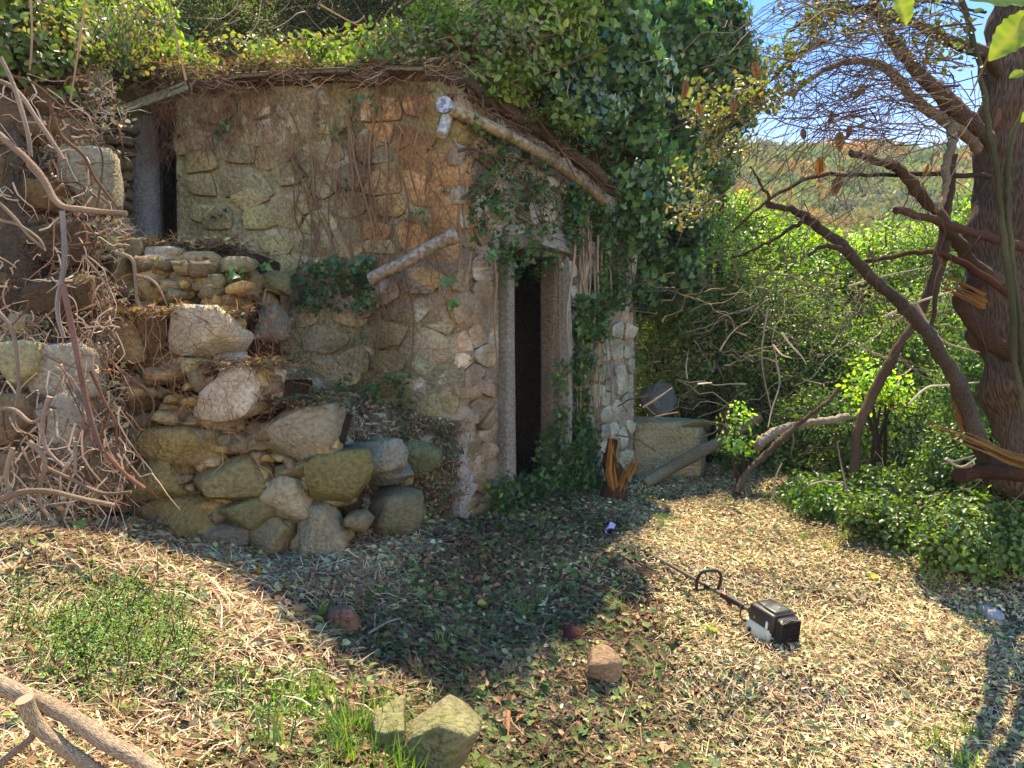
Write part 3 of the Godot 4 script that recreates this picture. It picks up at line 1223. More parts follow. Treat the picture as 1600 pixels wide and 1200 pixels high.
	for r in rows:
		var big: bool = r[2] - r[0] > 80
		px_rock(t, "stone", r[0], r[1], r[2], r[3], r[4], vary(r[5], 0.08), {"moss": r[6], "deep": 0.42 if big else 0.26, "round": rf(0.06, 0.26), "cuts": 12 + rng.randi() % 8})
	# small packing stones in the joints
	for i in 330:
		var u := rf(190, 560)
		var v := rf(400, 860)
		var lim := 405.0 if v < 480 else (370.0 if v < 575 else (430.0 if v < 640 else (520.0 if v < 710 else 560.0)))
		if u > lim - 15:
			continue
		var w := rf(14, 40)
		px_rock(t, "stone", u, v, u + w, v + w * rf(0.5, 0.9), rf(4.06, 4.14) if v > 560 else rf(4.3, 4.42), vary(pick([dark, tan_, ochre, K(136, 112, 80)]), 0.15), {"moss": 0.05, "deep": 0.2, "sub": 3, "round": 0.15, "cuts": 9})
	# rubble slope between the steps and the front wall
	m = Mesher.new()
	for j in 15:
		for i in 19:
			var p := slope_pt(i / 18.0, j / 14.0)
			p += Vector3(0, 0.03, 0.02) * nz.get_noise_3dv(p * 300.0) * 2.0
			m.vert(p, soil * (1.0 + 0.5 * nz2.get_noise_3dv(p * 200.0)))
	for j in 14:
		for i in 18:
			var k := j * 19 + i
			m.quad(k, k + 1, k + 20, k + 19)
	part("rubble_slope", m, mat.soil, t)
	for i in 26:
		var p := slope_pt(rf(0.05, 0.95), rf(0.05, 0.9))
		var s := rf(0.05, 0.13)
		var o := mi("stone", rock_mesh(Vector3(s * 1.3, s, s), 3, 0.3, 8, 0.1, vary(pick([grey, dark, K(150, 140, 112)]), 0.15), K(112, 112, 58), 0.1, dark), mat.stone, t, p)
		o.rotation = rv() * 0.5

func slope_pt(s: float, t: float) -> Vector3:
	var front := W(525, 850, 4.2).lerp(W(706, 818, 4.95), s)
	var back := W(440, 606, 5.1).lerp(W(706, 665, 5.03), s)
	return front.lerp(back, t) + Vector3(0, 0.12 * sin(t * PI), 0)

func build_bank_stones() -> void:
	var pale := K(178, 166, 136)
	var t := thing("bank_wall", "collapsed dry stone wall left of the steps under dead roots", "wall", W(90, 720, 3.8))
	var m := Mesher.new()
	# dark joints between these stones belong to the earth face behind them
	var nx := 14
	var ny := 24
	for j in ny + 1:
		for i in nx + 1:
			var v := lerpf(800, 110, float(j) / ny)
			var u := lerpf(-160, 100.0 + (v - 110.0) * 0.24 + 16.0 * nz.get_noise_1d(j * 70.0), float(i) / nx)
			var d := lerpf(3.85, 4.75, float(j) / ny)
			var p := W(u, v, d + 0.12 * nz.get_noise_2d(i * 60.0, j * 60.0) + 0.35 * sstep(0.75, 1.0, float(i) / nx))
			m.vert(p, K(120, 90, 62) * (1.0 + 0.5 * nz2.get_noise_3dv(p * 150.0)))
	for j in ny:
		for i in nx:
			var a := j * (nx + 1) + i
			m.quad(a, a + 1, a + nx + 2, a + nx + 1)
	part("earth_core", m, mat.soil, t)
	for r in [[16, 540, 78, 606, 3.75, K(170, 156, 110)], [70, 542, 150, 616, 3.82, pale], [74, 614, 152, 714, 3.76, K(164, 150, 122)], [28, 476, 66, 534, 3.9, K(170, 152, 104)], [112, 242, 178, 330, 4.34, K(160, 148, 118)], [44, 146, 100, 196, 4.45, K(112, 88, 60)], [36, 196, 104, 238, 4.4, K(120, 94, 62)], [-10, 166, 44, 228, 4.35, K(110, 88, 64)], [30, 290, 104, 340, 4.2, K(122, 92, 56)], [-20, 330, 60, 380, 4.1, K(110, 88, 60)], [104, 196, 130, 244, 4.45, K(150, 130, 100)], [150, 330, 196, 384, 4.5, K(122, 112, 92)], [60, 350, 140, 420, 4.1, K(84, 66, 48)], [60, 430, 140, 500, 3.95, K(92, 72, 50)], [-10, 420, 40, 480, 3.95, K(128, 104, 70)], [0, 620, 70, 690, 3.7, K(128, 104, 72)], [100, 700, 180, 770, 3.74, K(120, 100, 72)], [20, 700, 90, 750, 3.65, K(130, 110, 78)], [-60, 250, 30, 320, 4.2, K(116, 92, 64)], [72, 100, 150, 150, 4.6, K(132, 108, 76)], [-110, 330, -30, 420, 4.1, K(140, 118, 84)], [-170, 440, -60, 540, 3.9, K(160, 142, 104)], [-90, 560, -10, 640, 3.75, K(150, 132, 98)], [-220, 560, -110, 650, 3.75, K(130, 112, 82)], [-130, 170, -60, 240, 4.35, K(136, 112, 80)], [-260, 300, -150, 400, 4.15, K(150, 128, 92)]]:
		px_rock(t, "stone", r[0], r[1], r[2], r[3], r[4], r[5], {"moss": 0.1, "deep": 0.3})
	# the thin coursed stones beside the upper opening
	var side := thing("side_wall", "shaded thin coursed stone wall beside the upper opening", "wall", W(165, 395, 4.9))
	m = Mesher.new()
	var a0 := W(118, 190, 4.95)
	var a1 := W(204, 196, 5.30)
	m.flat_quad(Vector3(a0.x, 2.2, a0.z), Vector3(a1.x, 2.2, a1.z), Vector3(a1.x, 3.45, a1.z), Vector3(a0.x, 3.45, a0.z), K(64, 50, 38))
	part("earth_core", m, mat.soil, side)
	var v := 196.0
	while v < 385.0:
		var h := rf(11, 20)
		var u := 124.0 + rf(0, 10)
		while u < 204.0:
			var w := rf(18, 44)
			px_rock(side, "stone", u, v, minf(u + w, 208), v + h - 2.0, 4.92 + (u - 120) / 84.0 * 0.3, vary(pick([K(122, 104, 78), K(106, 96, 78), K(136, 112, 80)]), 0.12), {"moss": 0.05, "deep": 0.16, "sub": 3})
			u += w + 1.0
		v += h
	# mossy block beyond the far end of the cottage
	var blk := thing("mossy_block", "low mossy masonry block beyond the far corner of the cottage", "wall", W(1040, 750, 7.1))
	var bm := px_rock(blk, "block", 984, 668, 1092, 752, 7.0, K(186, 170, 126), {"moss": 0.25, "deep": 0.7, "round": 0.08, "cuts": 3, "sub": 9, "moss_col": K(124, 126, 40), "rough": 0.05})
	bm.rotation = Vector3(0, -0.35, 0)
	var cap := px_rock(blk, "capstone", 982, 656, 1096, 676, 6.98, K(168, 156, 122), {"moss": 0.3, "deep": 0.7, "round": 0.1, "cuts": 3, "moss_col": K(140, 142, 48)})
	cap.rotation = Vector3(0, -0.35, 0.03)
	var sl := px_rock(self, "stone_slab", 1002, 600, 1052, 650, 8.2, K(128, 122, 104), {"deep": 0.16, "round": 0.1, "cuts": 14})
	tag(sl, "dark grey stone slab leaning behind the mossy block", "stone slab")
	sl.rotation = Vector3(-0.6, 0.3, 0.12)

# ------------------------------------------------------------------ the brush cutter
func lpart(called: String, m: Mesher, material: Material, parent: Node3D) -> MeshInstance3D:
	var o := MeshInstance3D.new()
	o.name = called
	o.mesh = m.commit(true)
	o.material_override = material
	parent.add_child(o, true)
	if parent.get_parent() != self:
		o.position = -parent.position
	return o

func moulded(called: String, at: Vector3, size: Vector3, col: Color, round_: float, parent: Node3D) -> MeshInstance3D:
	var o := MeshInstance3D.new()
	o.name = called
	o.mesh = rock_mesh(size, 8, round_, 0, 0.0, col, col, 0.0, col * 0.9)
	o.material_override = mat.plastic
	parent.add_child(o, true)
	o.position = at - parent.position if parent.get_parent() != self else at
	return o

func flat_box(at: Vector3, size: Vector3, col: Color, bev: float, turn := Vector3.ZERO) -> Mesher:
	# each face gets its own vertices, so that bevels read as crisp edges
	var m := Mesher.new()
	m.box(Transform3D(Basis.from_euler(turn), at), size, col, bev)
	return m

func build_cutter() -> void:
	var pe := on_ground(1202, 1000)
	var ph := on_ground(953, 840)
	var x := (ph - pe)
	var ln := x.length()
	x = x.normalized()
	var z := x.cross(Vector3.UP).normalized()
	var y := z.cross(x).normalized()
	var t := thing("brush_cutter", "petrol brush cutter with loop handle lying on the cut grass", "brush cutter", pe)
	t.basis = Basis(x, y, z) * Basis.from_scale(Vector3.ONE * 0.74)
	ln /= 0.74
	var black := K(44, 38, 34)
	var brown := K(66, 56, 46)
	var cream := K(206, 198, 162)
	# engine: +z or -z side towards the camera is found from the basis
	var cs := 1.0 if z.dot(Vector3(0, 0, 1)) > 0.0 else -1.0
	# starter housing with its fan slats at the rear
	var st := lpart("starter_housing", flat_box(Vector3(-0.12, 0.115, 0), Vector3(0.055, 0.205, 0.165), black, 0.02), mat.plastic, t)
	for i in 9:
		lpart("slat", flat_box(Vector3(-0.12, 0.115, (i - 4) * 0.018), Vector3(0.085, 0.19 - absf(i - 4) * 0.006, 0.008), K(52, 46, 40), 0.003), mat.plastic, st)
	for i in 5:
		lpart("slat", flat_box(Vector3(-0.12, 0.04 + i * 0.038, 0), Vector3(0.078, 0.008, 0.155), K(52, 46, 40), 0.003), mat.plastic, st)
	# engine shroud: two stacked blocks, the upper narrowing to the top
	var shroud := moulded("engine_shroud", Vector3(0.005, 0.16, 0), Vector3(0.215, 0.13, 0.20), brown, 0.30, t)
	moulded("air_filter_cover", Vector3(-0.03, 0.205, 0), Vector3(0.12, 0.07, 0.15), K(58, 62, 44), 0.45, shroud)
	moulded("cylinder_cover", Vector3(0.05, 0.20, 0), Vector3(0.08, 0.07, 0.12), black, 0.4, shroud)
	for i in 4:
		for j in 3:
			lpart("vent", flat_box(Vector3(0.0 + i * 0.014, 0.145 + j * 0.016, cs * 0.0925), Vector3(0.008, 0.007, 0.006), K(14, 12, 10), 0.001), mat.plastic, shroud)
	lpart("choke_knob", flat_box(Vector3(0.052, 0.15, cs * 0.096), Vector3(0.02, 0.02, 0.016), K(168, 152, 70), 0.005), mat.plastic, shroud)
	lpart("pull_grip", flat_box(Vector3(-0.055, 0.145, cs * 0.1), Vector3(0.016, 0.052, 0.016), K(214, 212, 204), 0.005), mat.plastic, t)
	lpart("badge", flat_box(Vector3(-0.035, 0.106, cs * 0.0945), Vector3(0.032, 0.026, 0.006), K(196, 196, 194), 0.006), mat.plastic, shroud)
	var tank := moulded("fuel_tank", Vector3(0.02, 0.06, 0.0), Vector3(0.21, 0.12, 0.215), cream, 0.25, t)
	var capm := Mesher.new()
	tube(capm, [Vector3(0.06, 0.06, cs * 0.09), Vector3(0.075, 0.06, cs * 0.118)], 0.016, 0.015, 14, black, black, 0.0)
	lpart("tank_cap", capm, mat.plastic, tank)
	lpart("support_foot", flat_box(Vector3(-0.09, 0.03, 0.0), Vector3(0.05, 0.065, 0.17), black, 0.012), mat.plastic, t)
	lpart("spark_cover", flat_box(Vector3(-0.03, 0.232, 0.0), Vector3(0.07, 0.03, 0.06), black, 0.01, Vector3(0, 0.2, 0)), mat.plastic, shroud)
	var ch := Mesher.new()
	tube(ch, [Vector3(0.075, 0.135, 0), Vector3(0.11, 0.13, 0), Vector3(0.15, 0.122, 0), Vector3(0.19, 0.112, 0)], 0.058, 0.022, 14, K(120, 118, 112), K(96, 94, 90), 0.0)
	lpart("clutch_housing", ch, mat.metal, t)
	# shaft
	var s := Mesher.new()
	var a := Vector3(0.17, 0.114, 0)
	var b := Vector3(ln - 0.02, 0.055, 0)
	tube(s, [a, a.lerp(b, 0.3), a.lerp(b, 0.7), b], 0.0135, 0.0135, 12, K(92, 78, 58), K(104, 92, 70), 0.02)
	lpart("shaft", s, mat.plastic, t)
	s = Mesher.new()
	tube(s, smooth_path([on_line(a, b, 0.24), on_line(a, b, 0.27), on_line(a, b, 0.36), on_line(a, b, 0.43), on_line(a, b, 0.45)], 3), 0.020, 0.024, 12, black, black, 0.04)
	var grip := lpart("grip", s, mat.plastic, t)
	lpart("throttle_trigger", flat_box(on_line(a, b, 0.385) + Vector3(0, -0.03, 0), Vector3(0.06, 0.022, 0.014), K(132, 44, 32), 0.004, Vector3(0, 0, 0.3)), mat.plastic, grip)
	lpart("stop_switch", flat_box(on_line(a, b, 0.42) + Vector3(0, 0.018, cs * 0.014), Vector3(0.04, 0.02, 0.02), K(150, 52, 36), 0.004), mat.plastic, grip)
	s = Mesher.new()
	tube(s, smooth_path([on_line(a, b, 0.27) + Vector3(0, 0.01, cs * 0.02), Vector3(0.21, 0.13, cs * 0.06), Vector3(0.17, 0.10, cs * 0.10), Vector3(0.13, 0.09, cs * 0.105), Vector3(0.09, 0.10, cs * 0.085)], 5), 0.0055, 0.0055, 7, K(24, 22, 22), K(24, 22, 22), 0.0)
	lpart("throttle_cable", s, mat.plastic, t)
	# loop handle: a D in a plane nearly across the shaft, tilted towards the engine
	var hc := on_line(a, b, 0.60)
	lpart("handle_clamp", flat_box(hc + Vector3(0, 0.004, 0), Vector3(0.05, 0.045, 0.045), K(40, 36, 34), 0.008), mat.plastic, t)
	s = Mesher.new()
	var loop: Array = []
	for p in [[-0.075, -0.03], [-0.085, 0.03], [-0.078, 0.085], [-0.05, 0.118], [0.0, 0.126], [0.05, 0.118], [0.078, 0.085], [0.085, 0.03], [0.075, -0.03]]:
		loop.append(hc + Vector3(p[1] * -0.1 + p[0] * 0.3 * cs, p[1], p[0]))
	tube(s, smooth_path(loop, 4), 0.0115, 0.0115, 10, K(48, 38, 34), K(54, 42, 36), 0.02)
	var lh := lpart("loop_handle", s, mat.plastic, t)
	s = Mesher.new()
	tube(s, [loop[0], hc + Vector3(0, -0.012, 0), loop[8]], 0.009, 0.009, 8, K(48, 38, 34), K(48, 38, 34), 0.0)
	lpart("handle_bar", s, mat.plastic, lh)
	# cutting head
	lpart("gear_head", flat_box(Vector3(ln + 0.0, 0.055, 0), Vector3(0.075, 0.05, 0.05), K(70, 68, 74), 0.014, Vector3(0, 0, -0.3)), mat.metal, t)
	lpart("blade_guard", flat_box(Vector3(ln + 0.02, 0.075, -cs * 0.01), Vector3(0.055, 0.012, 0.11), K(150, 146, 178), 0.005, Vector3(cs * 0.9, 0.3, 0.6)), mat.plastic, t)

func on_line(a: Vector3, b: Vector3, x: float) -> Vector3:
	return a.lerp(b, (x - a.x) / (b.x - a.x))

# ------------------------------------------------------------------ the tree on the right and the fallen wood
func limb(tree: Node3D, list: Array, d0: float, d1: float, r0: float, r1: float, c: Color, called := "branch", sides := 9) -> Array:
	var m := Mesher.new()
	var pts := smooth_path(px_path(list, d0, d1), 6)
	for i in pts.size():
		pts[i] += rdir() * 0.006
	tube(m, pts, r0, r1, sides, vary(c, 0.08), vary(c, 0.1), 0.22)
	part(called, m, mat.bark, tree)
	return pts

func build_tree() -> void:
	var bark := K(104, 84, 64)
	var brown := K(98, 74, 54)
	var base := W(1612, 840, 4.5)
	var t := thing("tree", "big dark barked tree at the edge of the clearing, with broken limbs", "tree", base)
	var m := Mesher.new()
	var tp := smooth_path([W(1622, 930, 4.55), W(1612, 780, 4.5), W(1592, 660, 4.5), W(1570, 520, 4.5), W(1562, 380, 4.5), W(1566, 240, 4.45), W(1580, 100, 4.4), W(1592, -60, 4.4), W(1600, -260, 4.4)], 8)
	tube(m, tp, 0.18, 0.13, 22, bark, K(92, 76, 60), 0.35)
	part("trunk", m, mat.trunk, t)
	m = Mesher.new()
	tube(m, smooth_path([W(1600, 470, 4.7), W(1590, 300, 4.75), W(1592, 150, 4.8), W(1590, -100, 4.9)], 6), 0.13, 0.10, 16, bark, bark, 0.3)
	part("trunk", m, mat.trunk, t)
	var tw: Array = []
	tw.append(limb(t, [[1545, 225], [1520, 195], [1482, 160], [1440, 118], [1400, 70], [1370, 20], [1350, -40]], 4.3, 3.2, 0.055, 0.014, bark))
	tw.append(limb(t, [[1530, 232], [1492, 198], [1442, 165], [1407, 131], [1386, 108], [1350, 96], [1310, 100], [1270, 120], [1240, 150]], 4.2, 3.0, 0.034, 0.006, K(150, 128, 98)))
	tw.append(limb(t, [[1560, 110], [1540, 84], [1495, 70], [1460, 49], [1407, 28], [1350, 14], [1290, 20], [1230, 50]], 4.3, 3.0, 0.040, 0.007, bark))
	limb(t, [[1330, 241], [1372, 252], [1407, 266], [1432, 297], [1463, 332], [1495, 378], [1526, 416], [1560, 440]], 3.3, 4.3, 0.015, 0.042, bark)
	limb(t, [[1488, 198], [1487, 225], [1478, 262], [1476, 300], [1462, 330]], 3.7, 3.6, 0.026, 0.015, K(172, 150, 112))
	limb(t, [[1400, 328], [1430, 336], [1460, 343], [1530, 367], [1600, 387], [1680, 410]], 3.6, 3.9, 0.018, 0.027, K(112, 80, 64))
	limb(t, [[1145, 360], [1197, 318], [1267, 276], [1355, 273], [1450, 272], [1547, 276]], 3.0, 3.9, 0.005, 0.013, K(86, 68, 54))
	limb(t, [[1330, 414], [1390, 402], [1446, 394], [1480, 400], [1530, 428], [1580, 462]], 3.6, 4.0, 0.008, 0.022, K(96, 62, 48))
	limb(t, [[1530, 436], [1500, 466], [1520, 500], [1560, 540], [1610, 560], [1660, 575]], 4.1, 4.0, 0.04, 0.055, K(80, 58, 42), "broken_limb", 12)
	limb(t, [[1500, 742], [1540, 736], [1580, 738], [1640, 742]], 4.0, 4.1, 0.042, 0.055, K(84, 62, 46), "broken_limb", 12)
	# torn pale wood of the broken limbs
	splinter(t, [[1472, 440], [1490, 448], [1510, 458], [1536, 470]], 3.95, 0.012, 0.052, K(192, 142, 82))
	splinter(t, [[1446, 655], [1476, 670], [1508, 684], [1545, 700], [1580, 716], [1625, 728]], 3.8, 0.022, 0.044, K(198, 154, 92))
	splinter(t, [[1484, 612], [1494, 640], [1502, 668]], 3.85, 0.012, 0.022, K(186, 128, 82))
	# large bent branch hanging from the crown to the ground
	var arch := thing("broken_branch", "thick bent branch arching down from the big tree into the brambles", "branch", W(1530, 690, 4.0))
	limb(arch, [[1197, 322], [1243, 329], [1264, 343], [1313, 381], [1344, 418], [1372, 443], [1407, 474], [1442, 513], [1467, 548], [1491, 590], [1509, 632], [1530, 690], [1545, 740]], 2.9, 4.1, 0.012, 0.046, K(92, 82, 70), "stem", 12)
	limb(arch, [[1256, 344], [1220, 368], [1180, 388], [1145, 402]], 2.95, 2.85, 0.009, 0.004, K(86, 76, 62), "side_branch", 7)
	limb(arch, [[1316, 388], [1292, 384], [1264, 396]], 3.1, 3.0, 0.012, 0.007, K(96, 86, 72), "side_branch", 7)
	limb(arch, [[1475, 560], [1456, 534], [1460, 474], [1470, 420], [1482, 380]], 3.75, 3.9, 0.010, 0.016, K(98, 74, 56), "side_branch", 8)
	limb(arch, [[1206, 324], [1192, 290], [1174, 260]], 2.9, 2.85, 0.008, 0.004, K(96, 78, 58), "side_branch", 7)
	# slender trunks behind
	for e in [["slender_trunk", "leaning slender brown trunk behind the arching branch", [[1337, 735], [1339, 677], [1355, 632], [1383, 580], [1411, 530], [1442, 481], [1462, 411], [1480, 330], [1490, 240]], 5.2, 0.036, 0.026, K(110, 88, 66)], ["slender_trunk", "thin upright reddish stem crossing the arching branch", [[1462, 560], [1456, 500], [1466, 440], [1476, 360], [1482, 300]], 4.4, 0.012, 0.010, K(108, 70, 52)]]:
		var tt := thing(e[0], e[1], "tree", W(e[2][0][0], e[2][0][1], e[3]))
		limb(tt, e[2], e[3], e[3], e[4], e[5], e[6], "trunk", 10)
	# green saplings close to the camera
	for e in [["tallest of the two green sapling stems in front of the dark trunk", [[1604, 680], [1597, 625], [1586, 555], [1576, 440], [1565, 332], [1547, 210], [1530, 105], [1505, 0], [1490, -60]]], ["shorter green sapling stem bending right at its top over the dark trunk", [[1606, 620], [1592, 500], [1578, 380], [1574, 300], [1576, 245], [1600, 170], [1640, 110]]]]:
		var tt := thing("sapling", e[0], "sapling", W(e[1][0][0], e[1][0][1], 3.0))
		limb(tt, e[1], 3.1, 3.0, 0.014, 0.010, K(112, 108, 74), "stem", 9)
	# twigs: a net of fine branches arching from the tree towards the cottage
	m = Mesher.new()
	for i in 170:
		var u0 := rf(1330, 1540)
		var v0 := rf(-40, 230)
		var d := rf(2.5, 3.3)
		var dx := -rf(60, 260)
		var dy := rf(-20, 130) if rng.randf() < 0.75 else rf(-90, 0)
		var c := pick([K(92, 74, 58), K(112, 92, 72), K(76, 60, 48), K(132, 110, 84)]) as Color
		var bow := rf(-50, 15)
		var pts := px_path([[u0, v0], [u0 + dx * 0.35, v0 + dy * 0.25 + bow * 0.7], [u0 + dx * 0.7, v0 + dy * 0.6 + bow * 0.7], [u0 + dx, v0 + dy]], d, d + rf(-0.4, 0.3))
		for k in range(1, 4):
			pts[k] += rdir() * 0.06
		tube(m, smooth_path(pts, 4), rf(0.0018, 0.0042), 0.001, 4, c, c, 0.2)
		for k in rng.randi() % 5:
			var p: Vector3 = pts[1 + k % 3]
			tube(m, crook(p, p + Vector3(rf(-0.35, 0.15), rf(-0.32, 0.15), rf(-0.15, 0.15)), 5, 0.1), 0.0018, 0.001, 3, c, c, 0.2)
	for i in 60:
		var p := W(rf(1180, 1540), rf(20, 400), rf(2.5, 3.3))
		var c := pick([K(96, 78, 60), K(76, 60, 48)]) as Color
		tube(m, crook(p, p + Vector3(rf(-0.4, 0.2), rf(-0.5, -0.1), rf(-0.15, 0.15)), 5, 0.06), 0.002, 0.001, 4, c, c, 0.2)
	var tws := part("twigs", m, mat.twig, t)
	tws.set_meta("kind", "stuff")
	# the few dead leaves left on the twigs, one by one
	var lc := [K(112, 84, 60), K(126, 96, 66), K(92, 70, 52), K(150, 104, 52)]
	for q in [[1350, 130, 40], [1298, 172, 36], [1312, 205, 44], [1280, 245, 42], [1312, 275, 44], [1070, 125, 40], [1190, 138, 38], [1450, 255, 30], [1255, 200, 28], [1178, 96, 34], [1325, 196, 30], [1146, 152, 36], [1130, 190, 30], [1560, 168, 40], [1402, 120, 26], [1090, 160, 30]]:
		var lm := Mesher.new()
		var l := 0.65 * float(q[2]) / FOCAL * 2.9
		big_leaf(lm, (Vector3(rf(-0.5, 0.5), -1.0, rf(-0.3, 0.3))).normalized(), Vector3(rf(-0.6, 0.6), 0.2, 1.0).normalized(), l, l * 0.6, vary(pick(lc), 0.15), K(92, 62, 42), 0.3)
		mi("dead_leaf", lm.commit(), mat.dry, t, W(q[0], q[1], rf(2.7, 3.1)))
	# broad yellow green leaves reaching in at the top right corner
	var spray := thing("leafy_spray", "spray of broad yellow green leaves hanging into the upper right corner", "branch", W(1640, 20, 2.2))
	m = Mesher.new()
	tube(m, smooth_path([W(1700, -60, 2.2), W(1640, -8, 2.2), W(1600, 22, 2.2), W(1560, 60, 2.25), W(1530, 120, 2.3), W(1516, 150, 2.3)], 5), 0.006, 0.002, 6, K(104, 108, 60), K(120, 100, 60), 0.1)
	part("stem", m, mat.twig, spray)
	for q in [[1612, 0, -1.0, 0.02, 0.19, 0.10], [1612, 20, -0.75, -0.8, 0.19, 0.10], [1395, -26, 0.35, -1.0, 0.13, 0.08], [1640, 150, -0.6, -0.5, 0.12, 0.06], [1600, 112, -0.9, -0.35, 0.05, 0.03]]:
		var lm := Mesher.new()
		big_leaf(lm, Vector3(q[2], q[3], 0.15).normalized(), Vector3(0.1, 0.45, 1).normalized(), q[4], q[5], K(138, 156, 40), K(176, 176, 60), 0.05)
		mi("leaf", lm.commit(), mat.bright_leaf, spray, W(q[0], q[1], 2.2))

# a single broad leaf with a midrib, toothed edges and a curl
func big_leaf(m: Mesher, dir: Vector3, up: Vector3, l: float, w: float, c: Color, rib: Color, curl: float) -> void:
	var side := dir.cross(up).normalized()
	var n := side.cross(dir).normalized()
	var seg := 14
	for i in seg + 1:
		var f := float(i) / seg
		var half := w * 0.5 * pow(sin(PI * clampf(f * 0.93 + 0.05, 0.0, 1.0)), 0.8) * (1.0 if i % 2 == 0 else 0.88)
		if i == 0 or i == seg:
			half = w * 0.01
		var mid := dir * l * f - n * l * curl * f * f * 2.0
		for k in 5:
			var g := (k - 2) * 0.5
			var p := mid + side * half * g + n * (absf(g) * half * 0.35 - absf(g) * absf(g) * half * curl) + n * 0.04 * w * sin(f * 17.0) * absf(g)
			m.vert(p, rib if k == 2 else (c * (1.0 + 0.12 * (1.0 if i % 2 == 0 else -1.0))))
	for i in seg:
		for k in 4:
			var a := i * 5 + k
			m.quad(a, a + 1, a + 6, a + 5)

func splinter(parent: Node3D, list: Array, d: float, r0: float, r1: float, c: Color) -> void:
	var m := Mesher.new()
	var pts := smooth_path(px_path(list, d, d + 0.1), 4)
	var base: Vector3 = pts[pts.size() - 1]
	for k in 11:
		var off := Vector3(rf(-0.5, 0.5), rf(-0.9, 0.9), rf(-0.7, 0.7)) * r1
		var start := int(rf(0.0, 0.65) * pts.size())
		var use: Array = [(pts[start] as Vector3) + off * 0.8 + rdir() * 0.006]
		for i in range(start + 2, pts.size(), 3):
			use.append((pts[i] as Vector3) + off + rdir() * 0.005)
		use.append(base + off)
		if use.size() > 2:
			tube(m, use, 0.001, r1 * rf(0.14, 0.34), 4, vary(c * 1.15, 0.15), vary(c, 0.2), 0.5)
	part("torn_wood", m, mat.bark, parent)

